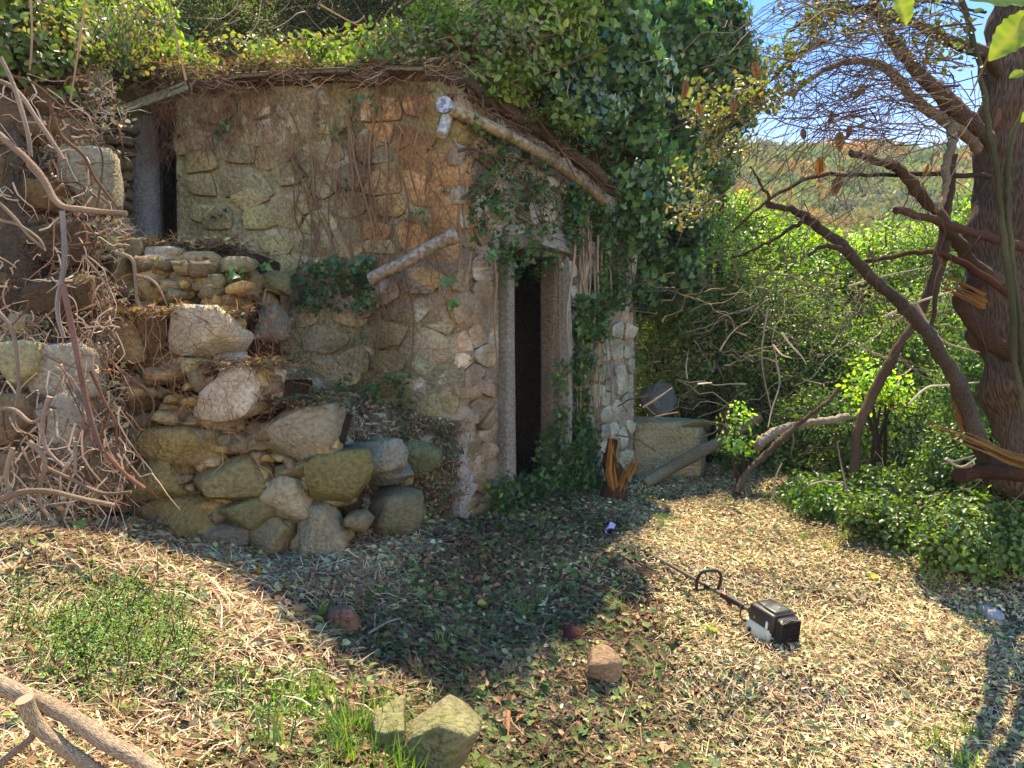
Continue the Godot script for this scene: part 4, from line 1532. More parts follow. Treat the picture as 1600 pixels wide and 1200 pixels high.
func build_fallen_wood() -> void:
	# log with an upright stub leaning out of the bushes
	var lg := thing("fallen_log", "grey green fallen log with an upright sawn stub, beside the mossy block", "log", W(1005, 756, 6.4))
	var m := Mesher.new()
	tube(m, smooth_path([W(1006, 757, 6.4), W(1040, 737, 6.5), W(1085, 711, 6.6), W(1128, 688, 6.7), W(1160, 668, 6.8), W(1187, 651, 6.85)], 5), 0.055, 0.050, 12, K(138, 130, 96), K(140, 122, 96), 0.2, K(188, 164, 122))
	part("stem", m, mat.bark, lg)
	m = Mesher.new()
	tube(m, smooth_path([W(1130, 692, 6.7), W(1133, 668, 6.72), W(1134, 642, 6.75)], 4), 0.042, 0.036, 10, K(112, 86, 66), K(120, 92, 70), 0.15, K(204, 150, 92))
	part("stub", m, mat.bark, lg)
	var cb := thing("fallen_branch", "pale curved fallen branch lying in the bushes right of the log", "branch", W(1190, 696, 6.2))
	limb(cb, [[1185, 698], [1197, 684], [1212, 674], [1240, 665], [1270, 660], [1299, 656], [1341, 648], [1400, 640]], 6.2, 6.4, 0.042, 0.026, K(176, 158, 130), "stem", 10)
	limb(cb, [[1236, 668], [1240, 690], [1236, 712]], 6.2, 6.1, 0.014, 0.006, K(170, 140, 96), "side_branch", 6)
	var cb2 := thing("fallen_branch", "brown curved branch rising out of the dark hollow under the bushes", "branch", W(1152, 765, 6.0))
	limb(cb2, [[1150, 770], [1163, 745], [1184, 722], [1215, 691], [1250, 660], [1290, 630], [1310, 606]], 6.0, 6.3, 0.034, 0.016, K(120, 98, 76), "stem", 9)
	# splintered stump at the end of the door wall
	var sp := thing("splintered_stump", "orange splintered stump against the far end of the door wall", "stump", W(962, 776, 5.9))
	m = Mesher.new()
	tube(m, smooth_path([W(962, 782, 5.9), W(960, 745, 5.92), W(954, 716, 5.95), W(956, 686, 5.95)], 5), 0.10, 0.045, 10, K(82, 58, 40), K(70, 50, 36), 0.5)
	part("bark_side", m, mat.bark, sp)
	splinter(sp, [[958, 682], [958, 705], [955, 730], [962, 770]], 5.82, 0.02, 0.085, K(196, 134, 66))
	splinter(sp, [[992, 720], [980, 735], [972, 752], [966, 776]], 5.78, 0.02, 0.06, K(190, 128, 62))
	splinter(sp, [[984, 718], [992, 722], [990, 734], [974, 750]], 5.78, 0.03, 0.05, K(206, 150, 74))
	# bare standing and leaning stems in the bushes
	var g := "bare grey stems standing in the bushes"
	var labs := ["pale bent stem standing at the left rim of the dark hollow", "short pale stem leaning at the bottom of the dark hollow", "bare stem slanting down right in the upper middle of the thicket", "short bare stem beside the slanting one in the upper thicket", "tall winding pale stem left of the pale fallen branch", "short level stick caught in the dark shrub behind the mossy block", "upright grey stem inside the dark hollow", "pale broken stick poking left from the dark trunk above the brambles", "short pale stick among the brambles under the torn wood", "pale stick lying flat below the torn wood", "tan stick lying on top of the bramble heap under the arching branch", "longer tan stick lying in front of the bramble heap", "pale peeled stem running down beside the foot of the arching branch", "pale stick lying level at the mouth of the dark hollow", "reddish stick lying on the mossy block's top", "grey stick leaning over the dark stone slab", "stem crossing behind the slender brown trunk", "dark stem slanting down right behind the arching branch", "thin dark stem rising to the right under the bent side branch", "long upright thin stem in the left part of the thicket"]
	var at_lab := 0
	for e in [[[1208, 778], [1212, 745], [1222, 724]], [[1262, 770], [1256, 755], [1246, 742]], [[1222, 520], [1236, 540], [1252, 556], [1260, 570]], [[1208, 540], [1222, 555], [1238, 560]], [[1212, 560], [1218, 600], [1206, 640], [1200, 668]], [[1090, 600], [1112, 598]], [[1325, 770], [1315, 730], [1308, 690]], [[1420, 632], [1448, 606], [1480, 602], [1530, 597]], [[1478, 716], [1502, 730], [1530, 712]], [[1470, 726], [1510, 716], [1524, 711]], [[1360, 800], [1410, 790], [1455, 782]], [[1378, 822], [1425, 795], [1470, 780]], [[1500, 590], [1525, 650], [1545, 690], [1560, 700]], [[1265, 758], [1290, 752], [1330, 756]], [[1000, 660], [1030, 650], [1060, 644]], [[1005, 636], [1030, 620], [1050, 606]], [[1382, 495], [1440, 470], [1510, 450]], [[1430, 470], [1470, 530], [1530, 550]], [[1325, 448], [1380, 432], [1465, 415]], [[1200, 480], [1190, 560], [1205, 640]]]:
		at_lab += 1
		stick("bare_twig", labs[at_lab - 1], "twig", g, px_path(e, rf(5.0, 5.6) if e[0][0] < 1380 else 4.4, 5.2 if e[0][0] < 1380 else 4.4), rf(0.007, 0.012), 0.004, pick([K(168, 148, 120), K(140, 122, 98), K(186, 168, 138)]), mat.twig, 6, 4)

func build_vines() -> void:
	var pale := K(188, 156, 122)
	var brown := K(150, 112, 80)
	var tan_ := K(198, 172, 138)
	var g := "dead vine stems hanging over the bank on the left"
	var labs := ["thick pale vine curving down to the right across the upper bank", "pale whitish vine hanging straight down the middle of the bank", "long reddish brown vine running down the bank from the foot of the whitish one", "short dark reddish vine hooked beside the long reddish one", "short reddish brown vine end pointing at the lowest step stones", "tan vine dropping from the upper left edge towards the pale bank stone", "brown vine arching over the pale upper bank stone", "short tan vine hanging at the very upper left", "pale vine slanting down from the left edge at mid height", "thin tan vine crossing under the slanting pale one at the left edge", "brown vine looped above the whitish hanging one", "thick pale vine bent round the big grey bank stone", "thick pale vine lying level along the foot of the bank at the left edge", "pale vine lying level under the bent one, reaching the step stones", "short pale upright vine stub below the big grey bank stone", "pale thin vine drooping beside the upper left of the steps", "stout tan vine growing down over the topmost step stones", "stout tan vine forking right from the one over the topmost step stones", "thin brown vine slanting across the dark gap between bank and steps", "thin brown vine curling by the left end of the lower steps", "long thin brown vine over the upper bank beside the side wall", "tan vine along the left edge beside the round bank stone", "tan vine lying crosswise at the left edge below the round bank stone", "pale vine winding down off the bank into the litter", "short tan vine low at the left edge above the litter"]
	var at_lab := 0
	for e in [
		[[[-20, 195], [30, 238], [62, 272], [90, 318], [130, 328], [198, 333]], 3.55, 0.020, 0.012, pale],
		[[[97, 330], [101, 400], [96, 440], [90, 470], [92, 500], [100, 528]], 3.4, 0.014, 0.008, K(196, 176, 156)],
		[[[98, 445], [112, 510], [126, 580], [140, 650], [160, 706]], 3.38, 0.015, 0.011, K(176, 132, 108)],
		[[[142, 580], [160, 620], [181, 664], [180, 714]], 3.45, 0.009, 0.006, K(168, 120, 92)],
		[[[160, 700], [190, 735], [226, 764]], 3.4, 0.011, 0.012, K(190, 136, 100)],
		[[[-20, 120], [25, 140], [60, 190], [90, 235], [100, 250]], 3.7, 0.014, 0.009, tan_],
		[[[75, 155], [95, 210], [130, 242], [150, 280], [185, 325]], 3.9, 0.012, 0.007, brown],
		[[[0, 90], [20, 130], [42, 200], [48, 245]], 3.6, 0.012, 0.009, tan_],
		[[[-20, 300], [20, 338], [45, 368], [72, 392]], 3.5, 0.010, 0.006, pale],
		[[[0, 345], [30, 352], [60, 372], [70, 390]], 3.5, 0.008, 0.005, tan_],
		[[[100, 384], [145, 380], [146, 365], [130, 345]], 3.8, 0.009, 0.005, brown],
		[[[78, 620], [66, 660], [72, 700], [100, 730]], 3.4, 0.015, 0.008, K(198, 168, 140)],
		[[[-20, 790], [30, 770], [80, 768], [130, 780], [180, 790]], 3.1, 0.016, 0.010, pale],
		[[[70, 730], [110, 748], [160, 770], [205, 768]], 3.3, 0.010, 0.007, pale],
		[[[118, 690], [117, 742]], 3.3, 0.009, 0.008, K(206, 186, 156)],
		[[[130, 400], [152, 425], [170, 455], [180, 495]], 3.9, 0.008, 0.004, pale],
		[[[180, 395], [206, 405], [212, 440], [215, 475], [232, 500]], 4.2, 0.014, 0.008, tan_],
		[[[212, 430], [240, 440], [256, 465], [262, 480]], 4.2, 0.011, 0.005, tan_],
		[[[120, 510], [150, 540], [180, 570], [205, 590]], 3.85, 0.008, 0.004, brown],
		[[[200, 590], [230, 610], [240, 640], [212, 690]], 3.9, 0.008, 0.004, brown],
		[[[20, 120], [60, 135], [130, 200], [160, 245], [150, 330]], 4.0, 0.007, 0.004, brown],
		[[[-10, 480], [20, 520], [30, 600], [20, 660]], 3.5, 0.012, 0.008, tan_],
		[[[-20, 640], [20, 640], [50, 660], [80, 640]], 3.4, 0.012, 0.008, tan_],
		[[[45, 690], [70, 720], [60, 780], [90, 820]], 3.2, 0.012, 0.007, pale],
		[[[20, 700], [10, 750], [40, 800]], 3.1, 0.012, 0.008, tan_],
	]:
		at_lab += 1
		stick("dead_vine", labs[at_lab - 1], "vine", g, px_path(e[0], e[1], e[1]), e[2], e[3], e[4], mat.bark, 8, 6)
	# fine dead roots over the bank: too many to count
	var m := Mesher.new()
	for i in 950:
		var u := rf(-420, 200) if i % 3 == 0 else rf(-30, 200)
		var v := rf(110, 800)
		var d := 3.72 + clampf((700.0 - v) / 600.0, 0.0, 1.0) * 0.75 + rf(-0.16, 0.06)
		if u > 105.0 + (v - 110.0) * 0.22:
			continue
		var p := W(u, v, d)
		var q := p + Vector3(rf(-0.25, 0.25), rf(-0.45, 0.1), rf(-0.06, 0.1))
		var c := pick([pale, brown, tan_, K(112, 80, 56), K(92, 66, 46)]) as Color
		tube(m, smooth_path(crook(p, q, 4, 0.12), 2), rf(0.002, 0.007), 0.0015, 4, c, c, 0.2)
	for i in 240:
		var u := rf(190, 440)
		var v := rf(430, 720)
		var p := W(u, v, 4.02 if u > 250 else 3.95)
		var q := p + Vector3(rf(-0.2, 0.2), rf(-0.3, 0.05), rf(-0.02, 0.03))
		var c := pick([brown, K(112, 74, 48), K(128, 88, 58)]) as Color
		tube(m, smooth_path(crook(p, q, 4, 0.13), 2), rf(0.0012, 0.0032), 0.001, 3, c, c, 0.2)
	var o := part("dead_roots", m, mat.twig, self)
	tag(o, "tangle of fine dead roots over the bank and the steps", "roots", "", "stuff")
	# the climber dried on to the front wall
	var cl := thing("dead_climber", "dried brown climber clinging to the front wall near its corner", "climber", fa.pt(0.6, 2.2))
	for i in 22:
		var a := Vector2(rf(0.15, 1.25), rf(3.2, 3.6))
		var len_ := rf(0.7, 1.7)
		var pts: Array = []
		var s := a.x
		for k in 8:
			pts.append(fa.pt(s, a.y - len_ * k / 7.0, 0.035 + rf(0.0, 0.025)))
			s += rf(-0.09, 0.07)
		var mm := Mesher.new()
		tube(mm, smooth_path(pts, 3), rf(0.005, 0.010), 0.003, 5, vary(K(128, 98, 68), 0.2), K(104, 76, 52), 0.3)
		part("stem", mm, mat.twig, cl)
	m = Mesher.new()
	for i in 1150:
		var a := Vector2(rf(-0.02, 2.2), 0)
		a.y = 3.58 - pow(rng.randf(), 1.6) * (1.5 if a.x < 1.25 else 0.45)
		var p := fa.pt(a.x, a.y, rf(0.03, 0.07))
		var q := fa.pt(a.x + rf(-0.16, 0.16), a.y - rf(0.05, 0.32), rf(0.02, 0.06))
		var c := pick([K(122, 84, 58), K(146, 108, 76), K(104, 72, 50), K(90, 66, 46)]) as Color
		tube(m, crook(p, q, 4, 0.12), rf(0.0012, 0.0032), 0.0008, 3, c, c, 0.2)
	# fringe of dead roots under the eaves
	for i in 260:
		var s := rf(-0.05, la - 0.3)
		var y := top_a(s) + rf(-0.06, 0.10)
		var p := fa.pt(s, y, rf(0.08, 0.16))
		var q := p + fa.dir * rf(-0.35, 0.35) + Vector3(0, rf(-0.16, 0.03), 0) + fa.n * rf(-0.05, 0.06)
		var c := pick([K(122, 88, 62), K(150, 116, 84), K(104, 74, 52), K(176, 144, 108)]) as Color
		tube(m, crook(p, q, 4, 0.1), rf(0.0015, 0.0045), 0.001, 3, c, c, 0.2)
	var fine := part("tendrils", m, mat.twig, cl)
	fine.set_meta("kind", "stuff")
	# brushwood under and over the gutter, hanging before the door wall
	var bw := thing("brushwood", "tangled brown twigs hanging over the gutter and the doorway", "twigs", fb.pt(0.8, 3.0))
	m = Mesher.new()
	for i in 620:
		var s := rf(0.0, 2.3)
		var up := rng.randf() < 0.5
		var y: float = top_b(s) + (rf(-0.05, 0.45) if up else -pow(rng.randf(), 1.5) * 0.75)
		var p := fb.pt(s, y, rf(-0.3, 0.0) if up else rf(0.02, 0.09))
		var q := p + fb.dir * rf(-0.4, 0.45) + Vector3(0, rf(-0.32, 0.1), 0) + fb.n * rf(-0.05, 0.08)
		var c := pick([K(122, 88, 66), K(146, 112, 88), K(98, 70, 52), K(84, 62, 48)]) as Color
		tube(m, smooth_path(crook(p, q, 4, 0.1), 2), rf(0.0018, 0.006), 0.001, 4, c, c, 0.2)
	var fw := part("twigs", m, mat.twig, bw)
	fw.set_meta("kind", "stuff")
	for e in [[[[700, 150], [740, 156], [770, 178], [830, 205]], 4.95, 0.014], [[[800, 100], [815, 150], [850, 200], [880, 240], [900, 280]], 5.4, 0.012], [[[716, 236], [735, 232], [762, 242], [800, 246], [850, 256]], 4.95, 0.012], [[[722, 310], [745, 290], [760, 255]], 4.95, 0.011], [[[740, 80], [748, 40], [775, 26], [800, 22]], 5.2, 0.014], [[[840, 60], [880, 50], [905, 40]], 5.3, 0.012], [[[690, 75], [665, 45], [640, 20]], 5.3, 0.008], [[[840, 120], [900, 95], [960, 70]], 5.4, 0.010], [[[880, 240], [910, 260], [955, 300]], 5.7, 0.009], [[[640, 128], [600, 132], [530, 136]], 5.0, 0.010]]:
		var mm := Mesher.new()
		tube(mm, smooth_path(px_path(e[0], e[1], e[1] + 0.3), 5), e[2], e[2] * 0.5, 7, vary(K(150, 112, 84), 0.15), K(128, 96, 72), 0.25)
		part("branch", mm, mat.bark, bw)
	# pale ivy stems right of the doorway and the climber beside the corner
	var iv := thing("climbing_ivy", "green ivy with pale woody stems climbing the wall round the doorway", "ivy", fb.pt(1.5, 0.6))
	for i in 15:
		var s := rf(1.28, 1.85)
		var pts: Array = []
		var y := rf(2.6, 3.1)
		var y1 := rf(1.1, 1.9)
		for k in 7:
			pts.append(fb.pt(s, lerpf(y, y1, k / 6.0), 0.05 + rf(0.0, 0.05)))
			s += rf(-0.06, 0.06)
		var mm := Mesher.new()
		tube(mm, smooth_path(pts, 3), rf(0.006, 0.013), 0.004, 6, vary(K(158, 138, 104), 0.15), K(140, 118, 88), 0.3)
		part("stem", mm, mat.twig, iv)
	for e in [[[[712, 240], [720, 290], [716, 340], [720, 380], [714, 450]], 4.98], [[[730, 290], [724, 340], [735, 400], [726, 440]], 5.0], [[[771, 400], [776, 440], [772, 500], [778, 570]], 5.15]]:
		var mm := Mesher.new()
		tube(mm, smooth_path(px_path(e[0], e[1], e[1]), 4), 0.011, 0.006, 6, vary(K(140, 116, 80), 0.15), K(128, 104, 72), 0.3)
		part("stem", mm, mat.twig, iv)
	ivy_node = iv

var ivy_node: Node3D

func build_ground_things() -> void:
	# stones lying about
	for e in [
		[916, 1020, 968, 1066, "brown flat sided stone in the shaded grass near the front", K(150, 120, 88), 0.03, 0.02],
		[514, 948, 558, 990, "reddish brown stone at the edge of the sunlit bank", K(132, 96, 74), 0.0, 0.0],
		[880, 982, 910, 1006, "small dark red brown stone in the shade", K(84, 50, 40), 0.0, 0.0],
		[1540, 952, 1562, 972, "small pale stone in the tree shadow on the right", K(168, 164, 156), 0.0, 0.0],
	]:
		var p := on_ground((e[0] + e[2]) * 0.5, e[3])
		var d := -p.z
		var r := px_rock(self, "loose_stone", e[0], e[1], e[2], e[3], d, e[5], {"moss": e[6], "deep": 0.14, "round": 0.25, "cuts": 12, "rough": 0.05})
		r.rotation = rv() * 0.4
		tag(r, e[4], "stone", "loose stones on the ground")
	var moss := K(122, 126, 48)
	for e in [
		[640, 1112, 726, 1215, 2.35, "mossy slab tilted on its edge at the bottom of the picture", K(132, 118, 90), 0.3, -0.5],
		[588, 1108, 632, 1215, 2.35, "narrow mossy stone standing left of the tilted mossy slab", K(128, 118, 80), 0.4, 0.1],
		[250, 1016, 338, 1086, 2.66, "mossy stone half buried in the sunlit weeds on the left", K(176, 154, 112), 0.2, 0.05],
		[236, 1130, 312, 1205, 2.3, "dark grey stone under the bright moss at lower left", K(104, 92, 76), 0.1, 0.1],
		[446, 1024, 510, 1066, 2.88, "low mossy stone in the weeds right of the half buried one", K(130, 116, 80), 0.3, 0.0],
		[140, 1098, 214, 1160, 2.26, "stone capped with bright yellow green moss at lower left", K(130, 116, 80), 0.5, 0.0],
		[420, 1112, 486, 1168, 2.5, "stone with bright moss beside the pale leaves", K(134, 120, 84), 0.45, 0.0],
	]:
		var r := px_rock(self, "mossy_stone", e[0], e[1], e[2], e[3], e[4], e[6], {"moss": e[7], "deep": 0.2, "round": 0.2, "cuts": 9, "moss_col": moss, "tilt": e[8]})
		tag(r, e[5], "stone", "mossy stones at the lower left")
	# thick branches at lower left
	for e in [["thicker of two bare brown branches lying across the lower left corner", [[-40, 1050], [10, 1075], [60, 1096], [110, 1120], [160, 1156], [220, 1190], [290, 1240]], 1.75, 0.024, 0.018], ["second bare brown branch forking below the thicker one at lower left", [[40, 1092], [55, 1130], [90, 1160], [130, 1190], [190, 1230]], 1.72, 0.022, 0.016], ["short forked twig at the left edge below the thick branches", [[-10, 1200], [20, 1176], [50, 1150], [54, 1110]], 1.72, 0.010, 0.008]]:
		stick("bare_branch", e[0], "branch", "bare branches in the lower left corner", px_path(e[1], e[2], e[2] + 0.05), e[3], e[4], K(206, 176, 138), mat.bark, 12, 6)
	# sticks that one can pick out on the ground
	var g := "sticks lying on the cut ground"
	var labs := ["long reddish stick running down right across the sunlit bank", "curved brown stick lying at the foot of the step stones", "short brown stick standing down from the curved stick's end", "short grey stick in the shade right of the curved stick", "reddish stick on the left bank below the vines", "thin stick parallel to the long reddish one", "long thin stick lying right of the forked twig in the shade", "left arm of the forked twig in the middle of the shade", "upright grey stick hanging below the forked twig", "long reddish twig slanting right above the mossy slabs", "short upright twig beside the slanting reddish twig", "pale stick lying level above the narrow mossy stone", "reddish upright stub right of the tilted mossy slab", "pale bark strip curled near the bottom middle", "thin curved twig left of the brown flat sided stone", "thin twig running down from the curved twig", "brown stick on the path above the loop handle", "pale thin stick on the path right of the loop handle", "long thin stick on the sunlit path at lower right", "short pale upright stick below the engine", "reddish short stick on the litter below the brush cutter", "reddish brown bark chip below the engine on the right", "dark curled bark piece right of the engine", "thin straw coloured stick right of the engine", "twig stuck upright by the mossy step stone", "brown twig lying below the lowest step stone", "very thin stick in the front part of the shade", "bent twig beside the reddish brown stone", "pale stick leaning in the weeds at the left", "pale crooked stick standing in front of the weeds", "tan stick between the half buried stone and the weeds", "pale stick at the left edge above the bare branches", "brown stick lying level over the weeds", "thin stick at the bottom left of the dark stone", "small twig beside the loop handle's foot", "small twig behind the brown flat sided stone"]
	var at_lab := 0
	for e in [
		[[[196, 800], [240, 828], [290, 866], [330, 930], [380, 990], [438, 1048]], 0.010, K(190, 146, 112)],
		[[[288, 862], [330, 855], [380, 853], [418, 858], [440, 854]], 0.014, K(184, 138, 102)],
		[[[412, 862], [420, 890], [424, 925]], 0.010, K(170, 130, 96)],
		[[[430, 885], [460, 905], [476, 920]], 0.006, K(168, 150, 130)],
		[[[170, 860], [200, 885], [240, 930], [258, 960]], 0.007, K(172, 122, 94)],
		[[[300, 895], [360, 940], [410, 985]], 0.006, K(176, 138, 104)],
		[[[660, 954], [690, 965], [740, 1005], [780, 1035]], 0.008, K(150, 124, 100)],
		[[[660, 954], [640, 970], [610, 980], [575, 1000]], 0.009, K(156, 130, 104)],
		[[[630, 975], [642, 1010], [648, 1065]], 0.008, K(128, 112, 98)],
		[[[664, 1072], [700, 1100], [720, 1130], [752, 1162]], 0.007, K(172, 122, 92)],
		[[[664, 1072], [650, 1090], [648, 1130]], 0.006, K(172, 122, 92)],
		[[[540, 1108], [600, 1098], [646, 1084]], 0.009, K(196, 172, 132)],
		[[[794, 1122], [792, 1160], [788, 1195]], 0.011, K(166, 110, 76)],
		[[[952, 1165], [985, 1152], [1034, 1146]], 0.012, K(176, 132, 92)],
		[[[832, 1062], [860, 1050], [915, 1042]], 0.008, K(150, 122, 92)],
		[[[832, 1062], [850, 1100], [880, 1140]], 0.005, K(160, 140, 110)],
		[[[1140, 860], [1180, 875], [1205, 888]], 0.006, K(150, 118, 84)],
		[[[1150, 890], [1180, 896], [1210, 898]], 0.005, K(170, 140, 100)],
		[[[1270, 1065], [1320, 1085], [1365, 1108], [1420, 1112]], 0.006, K(178, 132, 94)],
		[[[1240, 1062], [1250, 1090]], 0.006, K(196, 170, 130)],
		[[[1080, 1085], [1110, 1082], [1124, 1070]], 0.010, K(142, 92, 66)],
		[[[1200, 1082], [1216, 1100], [1230, 1106]], 0.010, K(156, 100, 66)],
		[[[1240, 1020], [1250, 1018], [1262, 1030]], 0.012, K(140, 92, 60)],
		[[[1300, 985], [1340, 998], [1370, 1004]], 0.004, K(170, 140, 100)],
		[[[558, 838], [568, 870], [574, 900]], 0.006, K(138, 104, 78)],
		[[[575, 870], [600, 888], [628, 910]], 0.008, K(120, 92, 68)],
		[[[690, 1008], [740, 1030], [800, 1050]], 0.004, K(150, 126, 100)],
		[[[526, 990], [540, 1040], [520, 1065]], 0.006, K(160, 124, 96)],
		[[[100, 1050], [130, 1010], [146, 980]], 0.008, K(196, 172, 140)],
		[[[130, 1020], [140, 1060], [150, 1110], [156, 1150]], 0.010, K(198, 182, 140)],
		[[[230, 1025], [265, 1060], [320, 1090]], 0.007, K(190, 160, 120)],
		[[[0, 985], [25, 1040], [60, 1080]], 0.007, K(196, 170, 130)],
		[[[60, 905], [120, 920], [180, 900]], 0.008, K(190, 150, 112)],
		[[[330, 1100], [370, 1150], [410, 1190]], 0.006, K(180, 140, 100)],
		[[[1050, 905], [1064, 912], [1082, 922]], 0.005, K(120, 92, 66)],
		[[[980, 1000], [1010, 985], [1030, 975]], 0.005, K(130, 104, 78)],
	]:
		var pts: Array = []
		for q in e[0]:
			pts.append(on_ground(q[0], q[1]) + Vector3(0, float(e[1]) * 0.8 + rf(0.005, 0.025), 0))
		at_lab += 1
		stick("stick", labs[at_lab - 1], "stick", g, pts, e[1], e[1] * 0.65, e[2], mat.twig, 7, 4)
	# twigs standing against the sky over the terrace
	for e in [["thin leaning twig in front of the upper opening's lintel", [[291, 126], [280, 80], [268, 20], [262, -30]], 4.7, 0.009], ["thin twig slanting over the dark shrub at upper left", [[110, 160], [125, 60], [135, -10]], 4.2, 0.007], ["long twig slanting down to the wall top from the upper shrubs", [[500, 8], [540, 30], [570, 44]], 5.6, 0.010], ["thin twig drooping beside the fern at the upper left", [[48, 0], [50, 60], [46, 110]], 3.9, 0.008]]:
		stick("upright_twig", e[0], "twig", "", px_path(e[1], e[2], e[2]), e[3], 0.004, K(160, 126, 88), mat.twig, 6, 4)

# ------------------------------------------------------------------ plants
var sp := {}

func make_sprigs() -> void:
	var ivy := [K(70, 104, 64), K(56, 90, 62), K(88, 120, 64), K(118, 146, 76), K(98, 116, 84)]
	var lit := [K(138, 160, 70), K(120, 148, 62), K(158, 172, 82), K(108, 136, 60)]
	var dark := [K(98, 122, 60), K(84, 110, 56), K(112, 136, 66), K(124, 144, 74)]
	var grey := [K(124, 136, 88), K(110, 124, 80), K(142, 148, 104)]
	var st := K(96, 74, 54)
	for i in 3:
		sp["ivy%d" % i] = sprig(8, 0.20, 0.062, 0.062, 1, ivy, 0.9, st)
		sp["wall_ivy%d" % i] = sprig(6, 0.13, 0.040, 0.040, 1, ivy, 0.7, st)
		sp["broad%d" % i] = sprig(9, 0.22, 0.075, 0.048, 0, lit, 0.1, st)
		sp["bush%d" % i] = sprig(16, 0.26, 0.048, 0.026, 0, dark, 0.0, st)
		sp["light%d" % i] = sprig(14, 0.28, 0.056, 0.034, 0, lit, 0.1, st)
		sp["bramble%d" % i] = sprig(9, 0.15, 0.042, 0.032, 0, dark, 0.15, K(110, 90, 64))
		sp["fine%d" % i] = sprig(30, 0.24, 0.022, 0.008, 0, grey, -0.3, st)
		sp["pale%d" % i] = sprig(7, 0.18, 0.07, 0.045, 0, [K(138, 142, 98), K(152, 148, 108), K(118, 128, 82), K(156, 128, 84), K(166, 154, 116)], 0.3, st)
	# tussock of long narrow blades
	for i in 2:
		var m := Mesher.new()
		for k in 60:
			var dd := (Vector3(rf(-1, 1), rf(0.5, 1.6), rf(-1, 1))).normalized()
			leaf(m, Vector3(rf(-0.03, 0.03), 0, rf(-0.03, 0.03)), dd, Vector3(dd.x, 0.6, dd.z).normalized(), rf(0.25, 0.5), 0.009, 2, vary(pick([K(120, 132, 96), K(98, 116, 78), K(142, 148, 112)]), 0.15))
		sp["tussock%d" % i] = m.commit()
	# tuft of short green grass
	for i in 2:
		var m := Mesher.new()
		for k in 26:
			var dd := (Vector3(rf(-1, 1), rf(0.5, 2.0), rf(-1, 1))).normalized()
			leaf(m, Vector3(rf(-0.04, 0.04), 0, rf(-0.04, 0.04)), dd, Vector3(dd.x, 0.6, dd.z).normalized(), rf(0.06, 0.14), 0.005, 2, vary(pick([K(112, 140, 54), K(134, 154, 70), K(90, 118, 48)]), 0.15))
		sp["grass%d" % i] = m.commit()

# sprigs spread through ellipsoids, in clumps with gaps between
func crown(parent: Node3D, called: String, kind: String, material: Material, blobs: Array, count: int, s0: float, s1: float, tint: Color, spread: float, hang: float, gap := 0.0, core := 0.45) -> void:
	var where: Array = [[], [], []]
	var tints: Array = [[], [], []]
	var vol := 0.0
	for b in blobs:
		var r: Vector3 = b[1]
		vol += pow(r.x * r.y * r.z, 0.667)
	for b in blobs:
		var c: Vector3 = b[0]
		var r: Vector3 = b[1]
		var n := int(count * pow(r.x * r.y * r.z, 0.667) / vol)
		var so := rv() * 50.0
		for i in n:
			var d := rdir()
			var k := core + (1.0 - core) * sqrt(rng.randf())
			var lumpy := 1.0 + 0.35 * nz.get_noise_3dv(d * 130.0 + so) + 0.18 * nz2.get_noise_3dv(d * 330.0 + so)
			var p := c + d * r * k * lumpy
			if nz2.get_noise_3dv(p * 130.0) < gap - 0.45:
				continue
			var out := (d * r.length() + Vector3(0, 0.35, 0)).normalized()
			var up := (out + rdir() * spread).normalized()
			if hang > 0.0:
				up = (Vector3(out.x * 0.6, -hang, out.z * 0.6) + rdir() * spread).normalized()
			var w := rng.randi() % 3
			where[w].append(Transform3D(basis_up(up, rf(0, TAU), rf(s0, s1)), p))
			var q := 1.0 + 0.55 * nz.get_noise_3dv(p * 70.0) + rf(-0.15, 0.15)
			tints[w].append(Color(tint.r * q * rf(0.9, 1.1), tint.g * q, tint.b * q, 1.0))
	for w in 3:
		multi(called, sp["%s%d" % [kind, w]], material, parent, where[w], tints[w])

func stems(parent: Node3D, base: Vector3, tops: Array, r: float, c: Color) -> void:
	for t in tops:
		var m := Mesher.new()
		var p: Vector3 = t
		tube(m, smooth_path([base + Vector3(rf(-0.1, 0.1), -0.1, rf(-0.1, 0.1)), base.lerp(p, 0.4) + Vector3(rf(-0.1, 0.1), 0.08, rf(-0.1, 0.1)), p], 4), r, r * 0.4, 6, vary(c, 0.1), vary(c, 0.1), 0.2)
		part("stem", m, mat.bark, parent)

func shrub(called: String, label: String, category: String, group: String, kind: String, blobs: Array, count: int, s0: float, s1: float, tint: Color, gap: float, material: Material = null) -> Node3D:
	var c: Vector3 = blobs[0][0]
	var base := gp(c.x, c.z)
	var t := thing(called, label, category, base, group)
	var tops: Array = []
	for b in blobs:
		for k in 3:
			tops.append((b[0] as Vector3) + rdir() * (b[1] as Vector3) * 0.55)
	stems(t, base, tops, 0.02, K(92, 74, 56))
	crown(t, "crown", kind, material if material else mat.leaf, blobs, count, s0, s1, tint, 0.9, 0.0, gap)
	return t

func B(u: float, v: float, d: float, rx: float, ry: float, rz: float) -> Array:
	return [W(u, v, d), Vector3(rx, ry, rz)]

